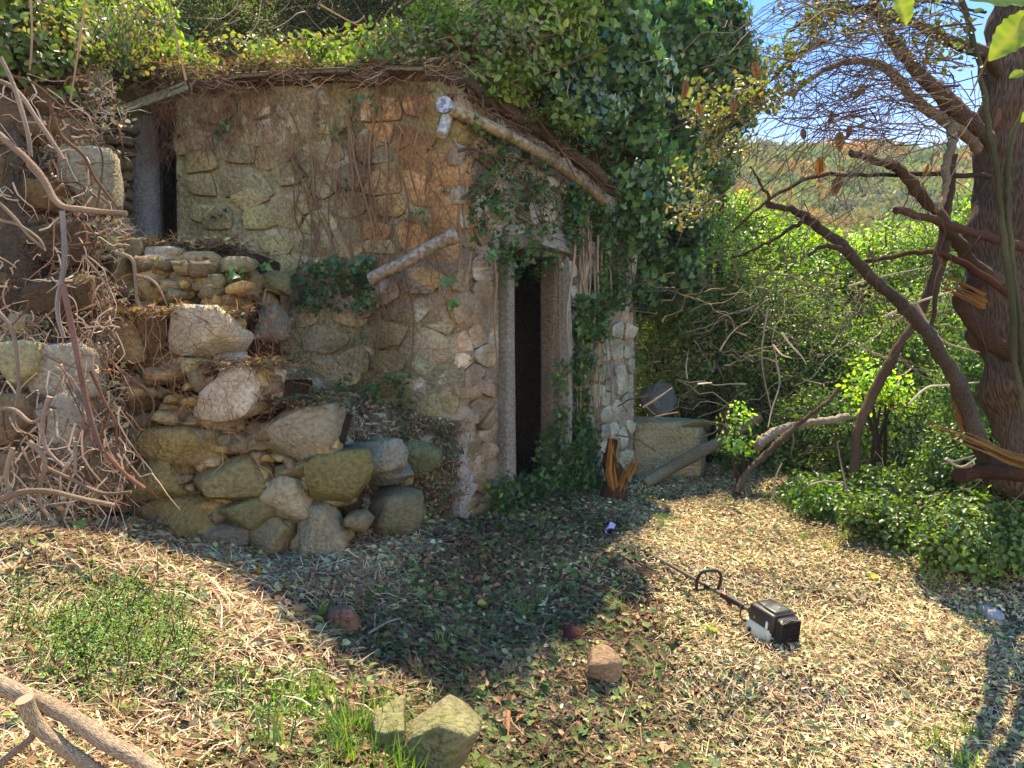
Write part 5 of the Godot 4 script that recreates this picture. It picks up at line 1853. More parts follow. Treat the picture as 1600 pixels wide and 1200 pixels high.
func build_plants() -> void:
	make_sprigs()
	var one := Color(1, 1, 1)
	# the great ivy over the far end of the cottage
	var iv := thing("ivy_tree", "huge glossy dark green ivy heaped over the far end of the roof", "ivy", fb.pt(2.0, 0.6))
	stems(iv, fb.pt(2.2, 2.6, -0.3), [W(960, 90, 6.4), W(1040, 120, 6.7), W(900, -60, 6.1), W(1000, 220, 6.6)], 0.05, K(112, 90, 66))
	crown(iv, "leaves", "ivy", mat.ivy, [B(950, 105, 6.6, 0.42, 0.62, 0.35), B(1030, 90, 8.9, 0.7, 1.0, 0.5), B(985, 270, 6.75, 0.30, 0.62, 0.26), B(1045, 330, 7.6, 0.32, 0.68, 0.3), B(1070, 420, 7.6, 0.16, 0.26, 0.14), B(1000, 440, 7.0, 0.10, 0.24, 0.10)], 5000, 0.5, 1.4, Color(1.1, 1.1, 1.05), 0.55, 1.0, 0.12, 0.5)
	crown(iv, "leaves", "ivy", mat.ivy, [B(930, -130, 6.5, 0.55, 0.6, 0.5), B(860, -120, 6.0, 0.65, 0.5, 0.5), B(790, -190, 5.9, 0.65, 0.6, 0.5), B(850, -330, 6.2, 0.6, 0.5, 0.5)], 3000, 0.8, 1.4, one, 0.6, 0.5, 0.24, 0.3)  # unseen upper crown, added and shaped for the shadow it casts below
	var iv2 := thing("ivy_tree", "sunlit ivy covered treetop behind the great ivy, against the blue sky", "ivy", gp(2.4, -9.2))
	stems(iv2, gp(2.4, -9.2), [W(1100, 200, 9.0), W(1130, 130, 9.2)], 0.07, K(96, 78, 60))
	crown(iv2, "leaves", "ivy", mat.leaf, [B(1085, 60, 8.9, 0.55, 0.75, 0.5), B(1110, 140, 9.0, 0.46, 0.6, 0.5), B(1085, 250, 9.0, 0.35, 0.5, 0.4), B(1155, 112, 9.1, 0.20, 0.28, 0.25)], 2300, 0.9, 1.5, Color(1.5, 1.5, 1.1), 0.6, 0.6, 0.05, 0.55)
	# sunny leaves on the eaves above the gutter
	var ev := thing("eaves_ivy", "sunlit bright green leaves and stems growing along the roof edge", "ivy", W(700, 130, 5.4))
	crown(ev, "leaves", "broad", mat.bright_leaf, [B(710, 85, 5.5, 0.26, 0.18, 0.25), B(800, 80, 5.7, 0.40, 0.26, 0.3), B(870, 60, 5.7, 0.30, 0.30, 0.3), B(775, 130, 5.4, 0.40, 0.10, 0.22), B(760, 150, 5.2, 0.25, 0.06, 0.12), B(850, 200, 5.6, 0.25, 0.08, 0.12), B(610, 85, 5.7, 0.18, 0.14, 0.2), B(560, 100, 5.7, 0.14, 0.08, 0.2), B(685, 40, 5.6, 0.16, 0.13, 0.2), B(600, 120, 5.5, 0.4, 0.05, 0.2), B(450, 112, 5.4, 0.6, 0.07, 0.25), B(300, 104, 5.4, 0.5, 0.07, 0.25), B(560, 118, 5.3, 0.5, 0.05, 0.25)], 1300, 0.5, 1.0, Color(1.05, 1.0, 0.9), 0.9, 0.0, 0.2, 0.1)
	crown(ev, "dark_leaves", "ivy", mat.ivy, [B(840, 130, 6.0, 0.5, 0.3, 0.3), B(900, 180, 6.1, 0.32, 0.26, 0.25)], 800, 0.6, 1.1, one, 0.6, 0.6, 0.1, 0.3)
	# ivy climbing the door wall
	var where: Array = [[], [], []]
	var tints: Array = [[], [], []]
	for i in 2600:
		var z := rng.randf()
		var s := 0.0
		var y := 0.0
		var off := rf(0.03, 0.09)
		if z < 0.34:
			s = rf(1.22, 1.75)
			y = rf(1.9, 3.1)
			if nz.get_noise_2d(s * 250.0, y * 120.0) < 0.02:
				continue
		elif z < 0.62:
			if i % 3 == 0:
				continue
			s = 1.36 + rf(-0.17, 0.17) + 0.1 * sin(rf(0.4, 1.6) * 6.0)
			y = rf(0.45, 1.95)
			if nz.get_noise_2d(s * 260.0, y * 140.0) < -0.08 + (y - 0.6) * 0.12:
				continue
		elif z < 0.9:
			s = rf(0.25, 1.75)
			y = 0.45 + pow(rng.randf(), 1.7) * (0.75 if s > 0.9 else 0.42)
			off = rf(0.04, 0.34) * (1.2 - y)
		elif z < 0.95:
			s = rf(1.7, 2.2)
			y = rf(2.2, 3.0)
		else:
			s = rf(0.05, 1.0)
			y = rf(2.3, 3.3)
		var up := (Vector3(0, -0.9, 0) + fb.n * 0.3 + rdir() * 0.6).normalized()
		var w := rng.randi() % 3
		var p := fb.pt(s, y, off)
		where[w].append(Transform3D(basis_up(up, rf(0, TAU), rf(0.7, 1.35)), p))
		var q := rf(0.75, 1.35)
		tints[w].append(Color(q * 1.1, q * 1.15, q))
	for w in 3:
		multi("leaves", sp["wall_ivy%d" % w], mat.leaf, ivy_node, where[w], tints[w])
	# a few leaves on the front wall and on the slope below it
	var ff := thing("wall_creeper", "scattered green creeper leaves on the lower front wall by the drain pipe", "creeper", fa.pt(0.9, 1.9))
	where = []
	tints = []
	for i in 130:
		var s := 0.0
		var y := 0.0
		if i < 80:
			var q := on_wall(fa, rf(470, 590), rf(405, 480))
			s = q.x
			y = q.y
		elif i < 115:
			var q := on_wall(fa, rf(480, 640), rf(580, 640))
			s = q.x
			y = q.y
		else:
			s = rf(0.0, 2.0)
			y = rf(1.6, 3.5)
		where.append(Transform3D(basis_up((Vector3(0, -0.6, 0) + fa.n * 0.4 + rdir() * 0.5).normalized(), rf(0, TAU), rf(0.6, 1.1)), fa.pt(s, y, rf(0.03, 0.10))))
		tints.append(Color(1, 1.1, 1) * rf(0.8, 1.5))
	multi("leaves", sp.wall_ivy1, mat.leaf, ff, where, tints)
	for e in [[700, 440, 4.85], [706, 476, 4.8], [770, 396, 5.05], [655, 128, 5.0], [352, 418, 4.4], [375, 428, 4.35], [420, 418, 4.6]]:
		var lm := Mesher.new()
		for k in 5:
			leaf(lm, rdir() * 0.03, (rdir() + Vector3(0, -0.3, 0.3)).normalized(), (Vector3(0, 0.5, 1) + rdir() * 0.5).normalized(), 0.06, 0.055, 1, vary(K(110, 142, 76), 0.2))
		mi("leaf_cluster", lm.commit(), mat.leaf, ff, W(e[0], e[1], e[2]))
	# shrubs beyond the clearing, sunlit ones tinted brighter and shaded ones darker
	var g := "green shrubs beyond the clearing"
	var gl := K(255, 255, 255)
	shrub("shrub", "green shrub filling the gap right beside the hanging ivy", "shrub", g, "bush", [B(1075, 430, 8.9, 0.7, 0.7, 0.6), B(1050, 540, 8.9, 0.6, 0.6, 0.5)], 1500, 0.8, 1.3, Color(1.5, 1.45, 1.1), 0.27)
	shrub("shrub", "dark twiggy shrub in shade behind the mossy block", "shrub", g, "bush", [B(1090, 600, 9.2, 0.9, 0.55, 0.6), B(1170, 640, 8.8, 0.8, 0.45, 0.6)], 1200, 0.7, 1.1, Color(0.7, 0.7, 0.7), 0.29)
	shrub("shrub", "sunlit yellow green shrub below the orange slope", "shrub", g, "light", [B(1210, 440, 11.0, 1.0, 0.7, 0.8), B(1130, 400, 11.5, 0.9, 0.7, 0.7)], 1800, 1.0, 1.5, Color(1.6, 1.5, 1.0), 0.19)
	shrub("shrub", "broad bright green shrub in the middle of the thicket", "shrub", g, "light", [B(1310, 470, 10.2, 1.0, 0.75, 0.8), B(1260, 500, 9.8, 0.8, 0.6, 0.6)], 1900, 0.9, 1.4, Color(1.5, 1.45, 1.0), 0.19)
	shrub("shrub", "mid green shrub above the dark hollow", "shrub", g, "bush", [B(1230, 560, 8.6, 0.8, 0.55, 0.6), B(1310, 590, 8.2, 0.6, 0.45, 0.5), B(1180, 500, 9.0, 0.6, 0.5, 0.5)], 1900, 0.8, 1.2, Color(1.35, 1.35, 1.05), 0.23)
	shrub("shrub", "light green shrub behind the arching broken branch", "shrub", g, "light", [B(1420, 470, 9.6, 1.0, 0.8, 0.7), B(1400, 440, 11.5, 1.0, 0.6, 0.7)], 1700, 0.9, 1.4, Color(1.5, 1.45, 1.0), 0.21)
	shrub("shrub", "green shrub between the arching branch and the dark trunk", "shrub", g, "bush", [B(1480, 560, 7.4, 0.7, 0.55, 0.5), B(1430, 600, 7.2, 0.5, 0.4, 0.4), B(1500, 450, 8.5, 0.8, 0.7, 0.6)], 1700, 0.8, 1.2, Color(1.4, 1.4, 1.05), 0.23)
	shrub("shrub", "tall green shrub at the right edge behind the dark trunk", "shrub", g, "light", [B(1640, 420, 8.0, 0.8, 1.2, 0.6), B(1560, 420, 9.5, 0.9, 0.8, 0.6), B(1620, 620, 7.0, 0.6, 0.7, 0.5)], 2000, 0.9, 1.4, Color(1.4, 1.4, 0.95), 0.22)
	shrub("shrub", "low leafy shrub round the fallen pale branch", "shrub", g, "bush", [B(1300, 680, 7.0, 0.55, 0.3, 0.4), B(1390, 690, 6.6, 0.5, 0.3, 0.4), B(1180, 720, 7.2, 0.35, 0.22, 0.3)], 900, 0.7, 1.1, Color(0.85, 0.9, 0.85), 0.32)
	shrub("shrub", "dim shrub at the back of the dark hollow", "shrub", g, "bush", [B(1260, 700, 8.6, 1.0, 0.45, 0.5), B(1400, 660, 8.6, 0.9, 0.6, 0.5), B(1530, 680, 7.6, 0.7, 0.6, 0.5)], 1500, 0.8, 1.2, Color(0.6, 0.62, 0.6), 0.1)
	shrub("sprout", "small bright yellow green sprout glowing in front of the dark hollow", "plant", "", "light", [B(1382, 632, 5.6, 0.12, 0.09, 0.1), B(1355, 615, 5.6, 0.07, 0.07, 0.08)], 34, 0.7, 1.0, Color(1.6, 1.7, 0.7), 0.0, mat.bright_leaf)
	shrub("sprout", "little pale leaved sprout beside the fallen log", "plant", "", "broad", [B(1152, 690, 6.3, 0.06, 0.24, 0.06)], 26, 0.5, 0.8, Color(1.3, 1.4, 1.2), 0.0)
	# dead twigs tangled through the thicket
	var tg := Mesher.new()
	for i in 520:
		var p := W(rf(1000, 1560), rf(420, 740), rf(6.4, 8.8))
		var c := pick([K(140, 116, 88), K(112, 90, 68), K(164, 144, 116), K(96, 78, 60)]) as Color
		tube(tg, smooth_path(crook(p, p + Vector3(rf(-0.7, 0.7), rf(-0.3, 0.5), rf(-0.3, 0.3)), 5, 0.08), 2), rf(0.003, 0.010), 0.002, 4, c, c, 0.2)
	var tgo := part("dead_twigs", tg, mat.twig, self)
	tag(tgo, "grey brown dead twigs tangled through the green thicket", "twigs", "", "stuff")
	# glossy low brambles at the right
	var gb := "low glossy brambles along the right edge of the clearing"
	for e in [["nearest bramble heap, at the right edge below the broken limb", 1490, 1640, 815, 875, 4.05, 4.6], ["bramble heap left of the nearest one, under the arching branch", 1370, 1510, 765, 830, 4.6, 5.2]]:
		var bl: Array = []
		for i in 12:
			var f := rng.randf()
			bl.append(B(rf(e[1], e[2]), lerpf(e[4], e[3], f) + rf(-12, 12), lerpf(e[5], e[6], f), rf(0.14, 0.30), rf(0.05, 0.12), rf(0.12, 0.26)))
		var br := shrub("bramble", e[0], "bramble", gb, "bramble", bl, 2500, 0.45, 1.1, Color(1.15, 1.15, 1.0), 0.25)
		crown(br, "sprays", "light", mat.leaf, bl, 260, 0.3, 0.65, Color(1.25, 1.2, 1.0), 0.9, 0.0, 0.2, 0.9)
		var bt := Mesher.new()
		for i in 60:
			var q: Vector3 = (pick(bl) as Array)[0]
			var c := pick([K(160, 134, 100), K(128, 102, 76), K(186, 162, 128)]) as Color
			tube(bt, smooth_path(crook(q, q + Vector3(rf(-0.35, 0.35), rf(-0.05, 0.3), rf(-0.1, 0.25)), 4, 0.08), 2), 0.004, 0.0015, 4, c, c, 0.2)
		var bto := part("twigs", bt, mat.twig, br)
		bto.set_meta("kind", "stuff")
	shrub("bramble", "small low bramble in front of the dark hollow", "bramble", gb, "bramble", [B(1330, 795, 5.5, 0.34, 0.10, 0.25), B(1270, 780, 5.9, 0.25, 0.09, 0.2)], 420, 0.7, 1.2, Color(1.0, 1.15, 0.95), 0.15)
	shrub("bramble", "bramble heap between the torn pale wood and the dark trunk", "bramble", gb, "bramble", [B(1560, 640, 5.2, 0.4, 0.5, 0.3), B(1540, 740, 4.9, 0.4, 0.25, 0.3)], 1700, 0.55, 0.95, Color(0.95, 1.05, 0.9), 0.1)
	# plants on the terrace above the cottage
	var gt := "shrubs on the terrace above the cottage"
	var tu := thing("fern_tussock", "grey green tussock of long arching blades on the terrace", "fern", W(150, 110, 5.3))
	for i in 2:
		var wh: Array = []
		var ti: Array = []
		for k in 7:
			wh.append(Transform3D(basis_up((Vector3.UP + rdir() * 0.4).normalized(), rf(0, TAU), rf(0.7, 1.3)), W(rf(90, 220), rf(60, 130), rf(5.0, 5.6))))
			ti.append(Color(1, 1.05, 1) * rf(0.8, 1.3))
		multi("blades", sp["tussock%d" % i], mat.leaf, tu, wh, ti)
	shrub("shrub", "broad leaved green shrub at the upper left corner", "shrub", gt, "broad", [B(20, 50, 4.7, 0.35, 0.3, 0.3), B(60, 105, 4.6, 0.28, 0.12, 0.25), B(-130, 70, 4.8, 0.4, 0.25, 0.3), B(-300, 60, 5.0, 0.5, 0.3, 0.4)], 900, 0.7, 1.2, Color(0.9, 0.88, 0.85), 0.2)
	shrub("shrub", "bright leaved shrub right of the tussock", "shrub", gt, "broad", [B(205, 60, 5.6, 0.24, 0.26, 0.2), B(230, 95, 5.5, 0.24, 0.1, 0.2)], 380, 0.7, 1.1, Color(1.1, 1.05, 0.9), 0.18)
	shrub("shrub", "soft pale heathery shrub above the opening", "shrub", gt, "fine", [B(345, 45, 6.4, 0.36, 0.42, 0.3), B(285, 50, 6.6, 0.26, 0.34, 0.3)], 1500, 0.7, 1.2, Color(1.3, 1.35, 1.0), 0.0)
	shrub("shrub", "dark fine leaved shrub with bare stems above the front wall", "shrub", gt, "fine", [B(450, 30, 7.0, 0.5, 0.5, 0.4), B(540, 30, 7.2, 0.5, 0.5, 0.4)], 2100, 0.7, 1.2, Color(0.7, 0.75, 0.65), 0.06)
	shrub("shrub", "grey green fine leaved shrub left of the eaves leaves", "shrub", gt, "fine", [B(630, 30, 7.6, 0.55, 0.5, 0.4), B(590, -20, 8.0, 0.6, 0.4, 0.4)], 2000, 0.7, 1.2, Color(0.95, 1.0, 0.85), 0.06)
	shrub("shrub", "green shrub high on the slope above the upper left terrace", "shrub", gt, "light", [B(120, -30, 8.0, 0.9, 0.5, 0.6), B(300, -40, 8.6, 0.9, 0.45, 0.6)], 1300, 0.9, 1.4, Color(0.95, 1.0, 0.85), 0.05)
	shrub("shrub", "green shrub high on the slope above the front wall", "shrub", gt, "bush", [B(430, -50, 9.2, 0.9, 0.5, 0.6), B(560, -60, 9.6, 0.9, 0.4, 0.6)], 1200, 0.9, 1.4, Color(0.85, 0.9, 0.8), 0.05)
	# dusty leaves and dry stems mixed through the terrace growth
	var dt := thing("dry_growth", "dusty pale leaves and dry stems mixed through the terrace shrubs", "plants", W(300, 100, 5.6))
	dt.set_meta("kind", "stuff")
	crown(dt, "leaves", "pale", mat.leaf, [B(60, 80, 4.5, 0.4, 0.25, 0.3), B(180, 70, 5.0, 0.4, 0.3, 0.3), B(330, 90, 5.4, 0.5, 0.12, 0.3), B(480, 95, 5.5, 0.5, 0.12, 0.3), B(640, 90, 5.4, 0.4, 0.2, 0.3), B(780, 80, 5.4, 0.4, 0.25, 0.3)], 800, 0.4, 0.8, Color(1.15, 1.1, 1.0), 0.9, 0.0, 0.15, 0.1)
	var dm := Mesher.new()
	for i in 330:
		var u := rf(-20, 900)
		var p := W(u, rf(0, 130), rf(4.6, 6.4) if u < 260.0 else rf(5.4, 7.0))
		var c := pick([K(150, 124, 94), K(176, 150, 116), K(116, 92, 70), K(96, 76, 60)]) as Color
		tube(dm, smooth_path(crook(p, p + Vector3(rf(-0.35, 0.35), rf(-0.2, 0.45), rf(-0.2, 0.2)), 4, 0.08), 2), rf(0.002, 0.006), 0.0015, 4, c, c, 0.2)
	part("stems", dm, mat.twig, dt)
	# leaves on the twigs of the big tree and over the ivy
	var pb := thing("leafy_branch", "pale dusty leaves on a branch hanging between the ivy and the twigs", "branch", W(1120, 200, 3.2))
	limb(pb, [[1300, 60], [1240, 90], [1180, 150], [1130, 190], [1090, 240], [1060, 290]], 3.0, 3.2, 0.007, 0.003, K(128, 104, 78), "stem", 7)
	limb(pb, [[1180, 150], [1150, 220], [1120, 290], [1080, 350]], 3.1, 3.2, 0.005, 0.002, K(128, 104, 78), "stem", 6)
	crown(pb, "leaves", "pale", mat.leaf, [B(1100, 150, 3.2, 0.12, 0.10, 0.11), B(1135, 210, 3.1, 0.13, 0.11, 0.11), B(1085, 300, 3.2, 0.10, 0.13, 0.11), B(1190, 130, 3.0, 0.11, 0.10, 0.11)], 130, 0.3, 0.6, Color(1.0, 1.0, 0.95), 0.9, 0.5, 0.0, 0.2)
	var tl := thing("leafy_branch", "yellow green leaves on the topmost twigs against the sky", "branch", W(1350, 20, 3.0))
	limb(tl, [[1540, 20], [1440, 0], [1340, 10], [1270, 50], [1230, 110]], 3.2, 2.9, 0.007, 0.003, K(112, 92, 70), "stem", 7)
	crown(tl, "leaves", "pale", mat.bright_leaf, [B(1270, 30, 2.9, 0.14, 0.10, 0.14), B(1340, 20, 2.9, 0.17, 0.08, 0.14), B(1420, 20, 2.9, 0.15, 0.08, 0.14), B(1240, 100, 2.9, 0.08, 0.11, 0.1), B(1480, 60, 2.9, 0.10, 0.10, 0.1)], 110, 0.3, 0.55, Color(0.75, 0.85, 0.6), 0.9, 0.2, 0.0, 0.2)
	# the far hillside, with haze put into its paler scrub colours
	var clump := Mesher.new()
	for k in 240:
		var d := rdir()
		d.y = absf(d.y)
		leaf(clump, d * rf(0.5, 0.95), (d + rdir() * 0.7).normalized(), d, rf(0.14, 0.26), rf(0.1, 0.16), 0, Color(1, 1, 1) * rf(0.75, 1.2))
	var cm := clump.commit()
	var wh: Array = []
	var ti: Array = []
	for i in 9000:
		var d := rf(14.0, 78.0)
		var x := d * rf(-0.2, 1.1)
		if d < 17 and x < 2.0:
			continue
		var p := gp(x, -d)
		var n := nz.get_noise_2d(x * 9.0, d * 9.0 + 500.0)
		var c := K(104, 112, 66)
		if n > 0.14 and d > 26.0:
			c = pick([K(204, 162, 102), K(192, 162, 106), K(170, 158, 110), K(156, 160, 112), K(150, 158, 108)])
		elif n < -0.12:
			c = pick([K(150, 150, 116), K(164, 160, 126)])
		else:
			c = pick([K(150, 160, 102), K(164, 168, 112), K(138, 150, 98)])
		if d < 26:
			c = pick([K(104, 126, 56), K(122, 140, 60)])
		wh.append(Transform3D(basis_up((Vector3.UP + rdir() * 0.2).normalized(), rf(0, TAU), rf(0.5, 1.5) * (0.5 + d / 60.0)), p))
		ti.append(vary(c, 0.2))
	var hs := multi("hillside_scrub", cm, mat.scrub, self, wh, ti)
	tag(hs, "green and orange scrub covering the far sunlit hillside", "scrub")

func build_litter() -> void:
	var straw := [K(220, 200, 152), K(206, 182, 134), K(232, 216, 172), K(184, 156, 112), K(156, 126, 90)]
	var scraps := [K(160, 166, 112), K(130, 142, 84), K(182, 180, 132), K(204, 188, 130), K(106, 122, 68)]
	var dead := [K(146, 114, 82), K(126, 96, 72), K(176, 146, 106), K(108, 84, 66)]
	var green := [K(80, 94, 50), K(98, 110, 60), K(68, 82, 46), K(122, 128, 80)]
	var twig := [K(190, 164, 130), K(164, 136, 104), K(134, 108, 82), K(206, 186, 152)]
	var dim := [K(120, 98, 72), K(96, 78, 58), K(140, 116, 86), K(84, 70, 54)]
	var kinds_path := [[2, 0.07, 0.0028, straw, 0.25], [2, 0.05, 0.003, straw, 0.3], [2, 0.035, 0.004, straw, 0.3], [2, 0.045, 0.003, dead, 0.3], [0, 0.032, 0.018, scraps, 0.4], [2, 0.06, 0.0026, straw, 0.25], [2, 0.045, 0.003, straw, 0.3], [0, 0.026, 0.016, dead, 0.4], [2, 0.11, 0.003, twig, 0.2], [0, 0.024, 0.014, straw, 0.4], [0, 0.02, 0.012, scraps, 0.5]]
	var kinds_shade := [[2, 0.08, 0.0028, dim, 0.25], [2, 0.06, 0.0028, dim, 0.3], [2, 0.06, 0.0028, dim, 0.3], [1, 0.036, 0.034, green, 0.5], [0, 0.036, 0.022, dead, 0.5], [0, 0.03, 0.02, dead, 0.5], [2, 0.06, 0.003, dim, 0.3], [0, 0.034, 0.02, dead, 0.5], [1, 0.04, 0.038, green, 0.5], [2, 0.12, 0.0035, dim, 0.2]]  # shadowed ground: browns darkened to deepen the shade, plus ivy leaves
	var kinds_bank := [[2, 0.10, 0.0034, twig, 0.3], [2, 0.08, 0.003, straw, 0.35], [0, 0.042, 0.026, scraps, 0.5], [0, 0.038, 0.025, dead, 0.5], [2, 0.16, 0.0042, twig, 0.22], [2, 0.06, 0.003, twig, 0.4], [2, 0.06, 0.003, dead, 0.4], [2, 0.12, 0.004, twig, 0.3], [0, 0.036, 0.022, dead, 0.4]]
	var meshes: Array = []
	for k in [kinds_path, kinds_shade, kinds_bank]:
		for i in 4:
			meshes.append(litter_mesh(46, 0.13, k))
	var where: Array = []
	var tints: Array = []
	for i in 12:
		where.append([])
		tints.append([])
	for i in 15500:
		var d := 1.5 + 8.8 * pow(rng.randf(), 1.35)
		var x := rf(-0.82, 0.82) * (d + 0.6)
		if x < -3.4:
			continue
		if d > 5.0 and x < -0.3:
			continue
		if d > 5.1 and (fb.o + Vector3(x, 0, 0)).x > -9 and (Vector3(x, 0, -d) - fb.o).dot(fb.n) < 0.02 and x < 1.1:
			continue
		var p := gp(x, -d, 0.004)
		if p.y > 1.9:
			continue
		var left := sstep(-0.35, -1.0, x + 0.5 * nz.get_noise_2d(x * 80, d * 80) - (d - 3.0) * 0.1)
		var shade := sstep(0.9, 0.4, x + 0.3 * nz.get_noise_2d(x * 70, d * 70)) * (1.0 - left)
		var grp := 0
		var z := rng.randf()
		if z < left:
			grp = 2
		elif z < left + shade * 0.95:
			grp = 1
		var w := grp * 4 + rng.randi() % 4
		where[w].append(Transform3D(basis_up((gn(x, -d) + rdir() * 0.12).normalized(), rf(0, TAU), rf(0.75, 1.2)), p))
		var q := rf(0.8, 1.15) * (1.0 + 0.5 * nz.get_noise_2d(x * 110.0, d * 110.0))
		if nz2.get_noise_2d(x * 75.0 + 300.0, d * 75.0) > 0.34 and rng.randf() < 0.4:
			where[w].pop_back()
			continue
		tints[w].append(Color(q, q * rf(0.94, 1.03), q * rf(0.85, 1.0)))
	# treads of the steps, the wall top, the slope under the front wall, the bank
	for e in [[172, 402, 388, 392, 4.5, 5.2, 130], [150, 366, 490, 500, 4.12, 4.5, 130], [320, 432, 572, 580, 4.05, 4.45, 90], [428, 520, 632, 640, 4.05, 4.5, 80], [-420, 180, 780, 120, 3.75, 4.6, 900]]:
		for i in e[6]:
			var f := rng.randf()
			var u := rf(e[0], e[1])
			var d := lerpf(e[4], e[5], f)
			var v := lerpf(e[2], e[3], f)
			if e[0] == 150 and u > 372.0:
				continue
			var w := (8 if u < 430.0 else 4) + rng.randi() % 4
			var up := Vector3.UP if e[6] != 900 else Vector3(0.2, 0.5, 0.9).normalized()
			var p := W(u, e[2], d) if e[6] < 140 and e[6] != 130 or e[0] == 172 else W(u, v, d)
			if e[0] == 150:
				p.y = W(u, 496, 4.12).y + 0.02
			if e[0] == 172:
				p.y = W(u, 388, 4.5).y + 0.02 + rf(0, 0.03)
			where[w].append(Transform3D(basis_up((up + rdir() * 0.3).normalized(), rf(0, TAU), rf(0.6, 1.0)), p))
			tints[w].append(Color(1, 0.97, 0.92) * rf(0.75, 1.15))
	for i in 330:
		var p := slope_pt(rf(0, 1), rf(0.0, 1.0)) + Vector3(0, 0.02, 0.01)
		var w := (4 if i % 4 else 8) + rng.randi() % 4
		where[w].append(Transform3D(basis_up((Vector3(0.1, 0.8, 0.6) + rdir() * 0.35).normalized(), rf(0, TAU), rf(0.5, 0.95)), p))
		tints[w].append(Color(1, 1, 1) * rf(0.6, 1.1))
	# roof edge
	for i in 420:
		var t := rf(0, la + 1.2)
		var p := fa.pt(la - t, top_a(la - t) + 0.09, rf(-0.9, 0.14)) if t < la else fb.pt(t - la, top_b(t - la) + 0.10, rf(-0.9, 0.16))
		var w := 8 + rng.randi() % 4
		where[w].append(Transform3D(basis_up((Vector3.UP + rdir() * 0.4).normalized(), rf(0, TAU), rf(0.7, 1.1)), p))
		tints[w].append(Color(1, 0.96, 0.9) * rf(0.7, 1.1))
	var lit := thing("leaf_litter", "cut straw, leaf scraps and twigs strewn over the whole clearing", "litter", Vector3.ZERO)
	lit.set_meta("kind", "stuff")
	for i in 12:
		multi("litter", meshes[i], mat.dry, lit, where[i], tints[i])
	# green regrowth: tufts on the path and weeds on the left bank
	var wh: Array = [[], []]
	var ti: Array = [[], []]
	for i in 700:
		var d := rf(2.2, 9.0)
		var x := rf(-0.3, 0.75) * d
		if nz2.get_noise_2d(x * 90.0, d * 90.0) < 0.12 or (d > 4.9 and x < 1.0) or (d > 5.4 and x < 0.15 * d):
			continue
		wh[i % 2].append(Transform3D(basis_up(gn(x, -d), rf(0, TAU), rf(0.4, 0.9)), gp(x, -d)))
		ti[i % 2].append(Color(1, 1, 0.9) * rf(0.7, 1.2))
	for q in [[570, 1195, 16], [590, 1160, 10], [480, 1150, 6], [1480, 1180, 6]]:
		for i in q[2]:
			var p := on_ground(q[0] + rf(-70, 70), q[1] + rf(-50, 40))
			wh[i % 2].append(Transform3D(basis_up(Vector3.UP, rf(0, TAU), rf(0.7, 1.5)), p))
			ti[i % 2].append(Color(1, 1.05, 0.8) * rf(0.8, 1.2))
	var gr := thing("grass_tufts", "short green grass tufts among the cut straw", "grass", Vector3.ZERO)
	gr.set_meta("kind", "stuff")
	for i in 2:
		multi("tuft", sp["grass%d" % i], mat.leaf, gr, wh[i], ti[i])
	var weeds := thing("weeds", "low green weeds in the sun at the lower left", "weeds", on_ground(180, 1010))
	weeds.set_meta("kind", "stuff")
	var wf: Array = [[], [], []]
	var tf: Array = [[], [], []]
	var w2: Array = [[], [], []]
	var t2: Array = [[], [], []]
	for i in 520:
		var u := 170.0 + (rf(-1, 1) + rf(-1, 1)) * 110.0
		var v := 1010.0 + (rf(-1, 1) + rf(-1, 1)) * 60.0
		var p := on_ground(u, v)
		w2[i % 3].append(Transform3D(basis_up((Vector3.UP + rdir() * 0.7).normalized(), rf(0, TAU), rf(0.25, 0.55)), p))
		t2[i % 3].append(Color(1.1, 1.2, 0.9) * rf(0.8, 1.4))
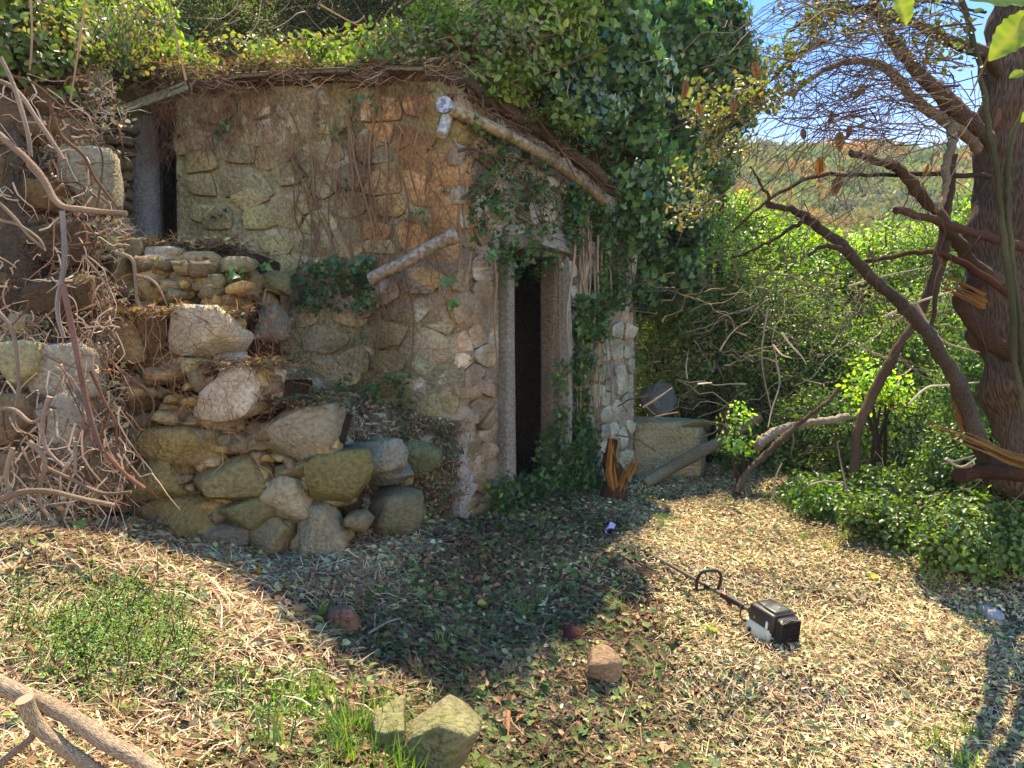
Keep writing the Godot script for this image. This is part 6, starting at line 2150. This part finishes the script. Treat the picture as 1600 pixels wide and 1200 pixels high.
	for i in 260:
		var u := rf(340, 500)
		var v := rf(1060, 1140)
		w2[i % 3].append(Transform3D(basis_up((Vector3.UP + rdir() * 0.7).normalized(), rf(0, TAU), rf(0.25, 0.5)), on_ground(u, v)))
		t2[i % 3].append(Color(1.2, 1.3, 1.0) * rf(0.7, 1.5))
	for i in 330:
		var u := 175.0 + (rf(-1, 1) + rf(-1, 1)) * 90.0
		var v := 1010.0 + (rf(-1, 1) + rf(-1, 1)) * 50.0
		wf[i % 3].append(Transform3D(basis_up((Vector3.UP + rdir() * 0.8).normalized(), rf(0, TAU), rf(0.35, 0.7)), on_ground(u, v)))
		tf[i % 3].append(Color(1.0, 1.35, 0.7) * rf(0.8, 1.3))
	for w in 3:
		multi("frond", sp["fine%d" % w], mat.leaf, weeds, wf[w], tf[w])
	for w in 3:
		multi("weed", sp["bramble%d" % w], mat.leaf, weeds, w2[w], t2[w])
	# larger loose leaves that can be told apart
	var g := "single fallen leaves on the litter"
	for e in [[398, 903, K(206, 150, 44), 0, "fallen orange leaf on the sunlit litter left of centre"], [762, 955, K(200, 176, 80), 0, "small yellow leaf alone in the middle of the shade"], [1112, 995, K(150, 178, 76), 1, "pale green leaf in the sun left of the brush cutter's engine"], [1362, 914, K(206, 188, 80), 0, "yellow leaf on the path towards the brambles"], [300, 800, K(120, 150, 60), 1, "green leaf on the heap of dead vines"], [130, 835, K(110, 144, 54), 1, "bright green leaf on the left bank"], [1044, 1178, K(196, 160, 120), 0, "curled tan leaf at the bottom edge"], [700, 1085, K(84, 110, 66), 0, "upright dark green leaf near the front"], [955, 870, K(196, 176, 96), 1, "yellowish leaf beside the brush cutter shaft"], [545, 1190, K(150, 168, 96), 0, "large pale leaf at the bottom edge by the mossy slabs"]]:
		var lm := Mesher.new()
		leaf(lm, Vector3.ZERO, Vector3(rf(-1, 1), rf(0.0, 0.3), rf(-1, 1)).normalized(), (Vector3.UP + Vector3(0, 0, 0.5) + rdir() * 0.3).normalized(), 0.085, 0.06, e[3], e[2])
		var o := mi("fallen_leaf", lm.commit(), mat.leaf, self, on_ground(e[0], e[1]) + Vector3(0, 0.035, 0))
		tag(o, e[4], "leaf", g)
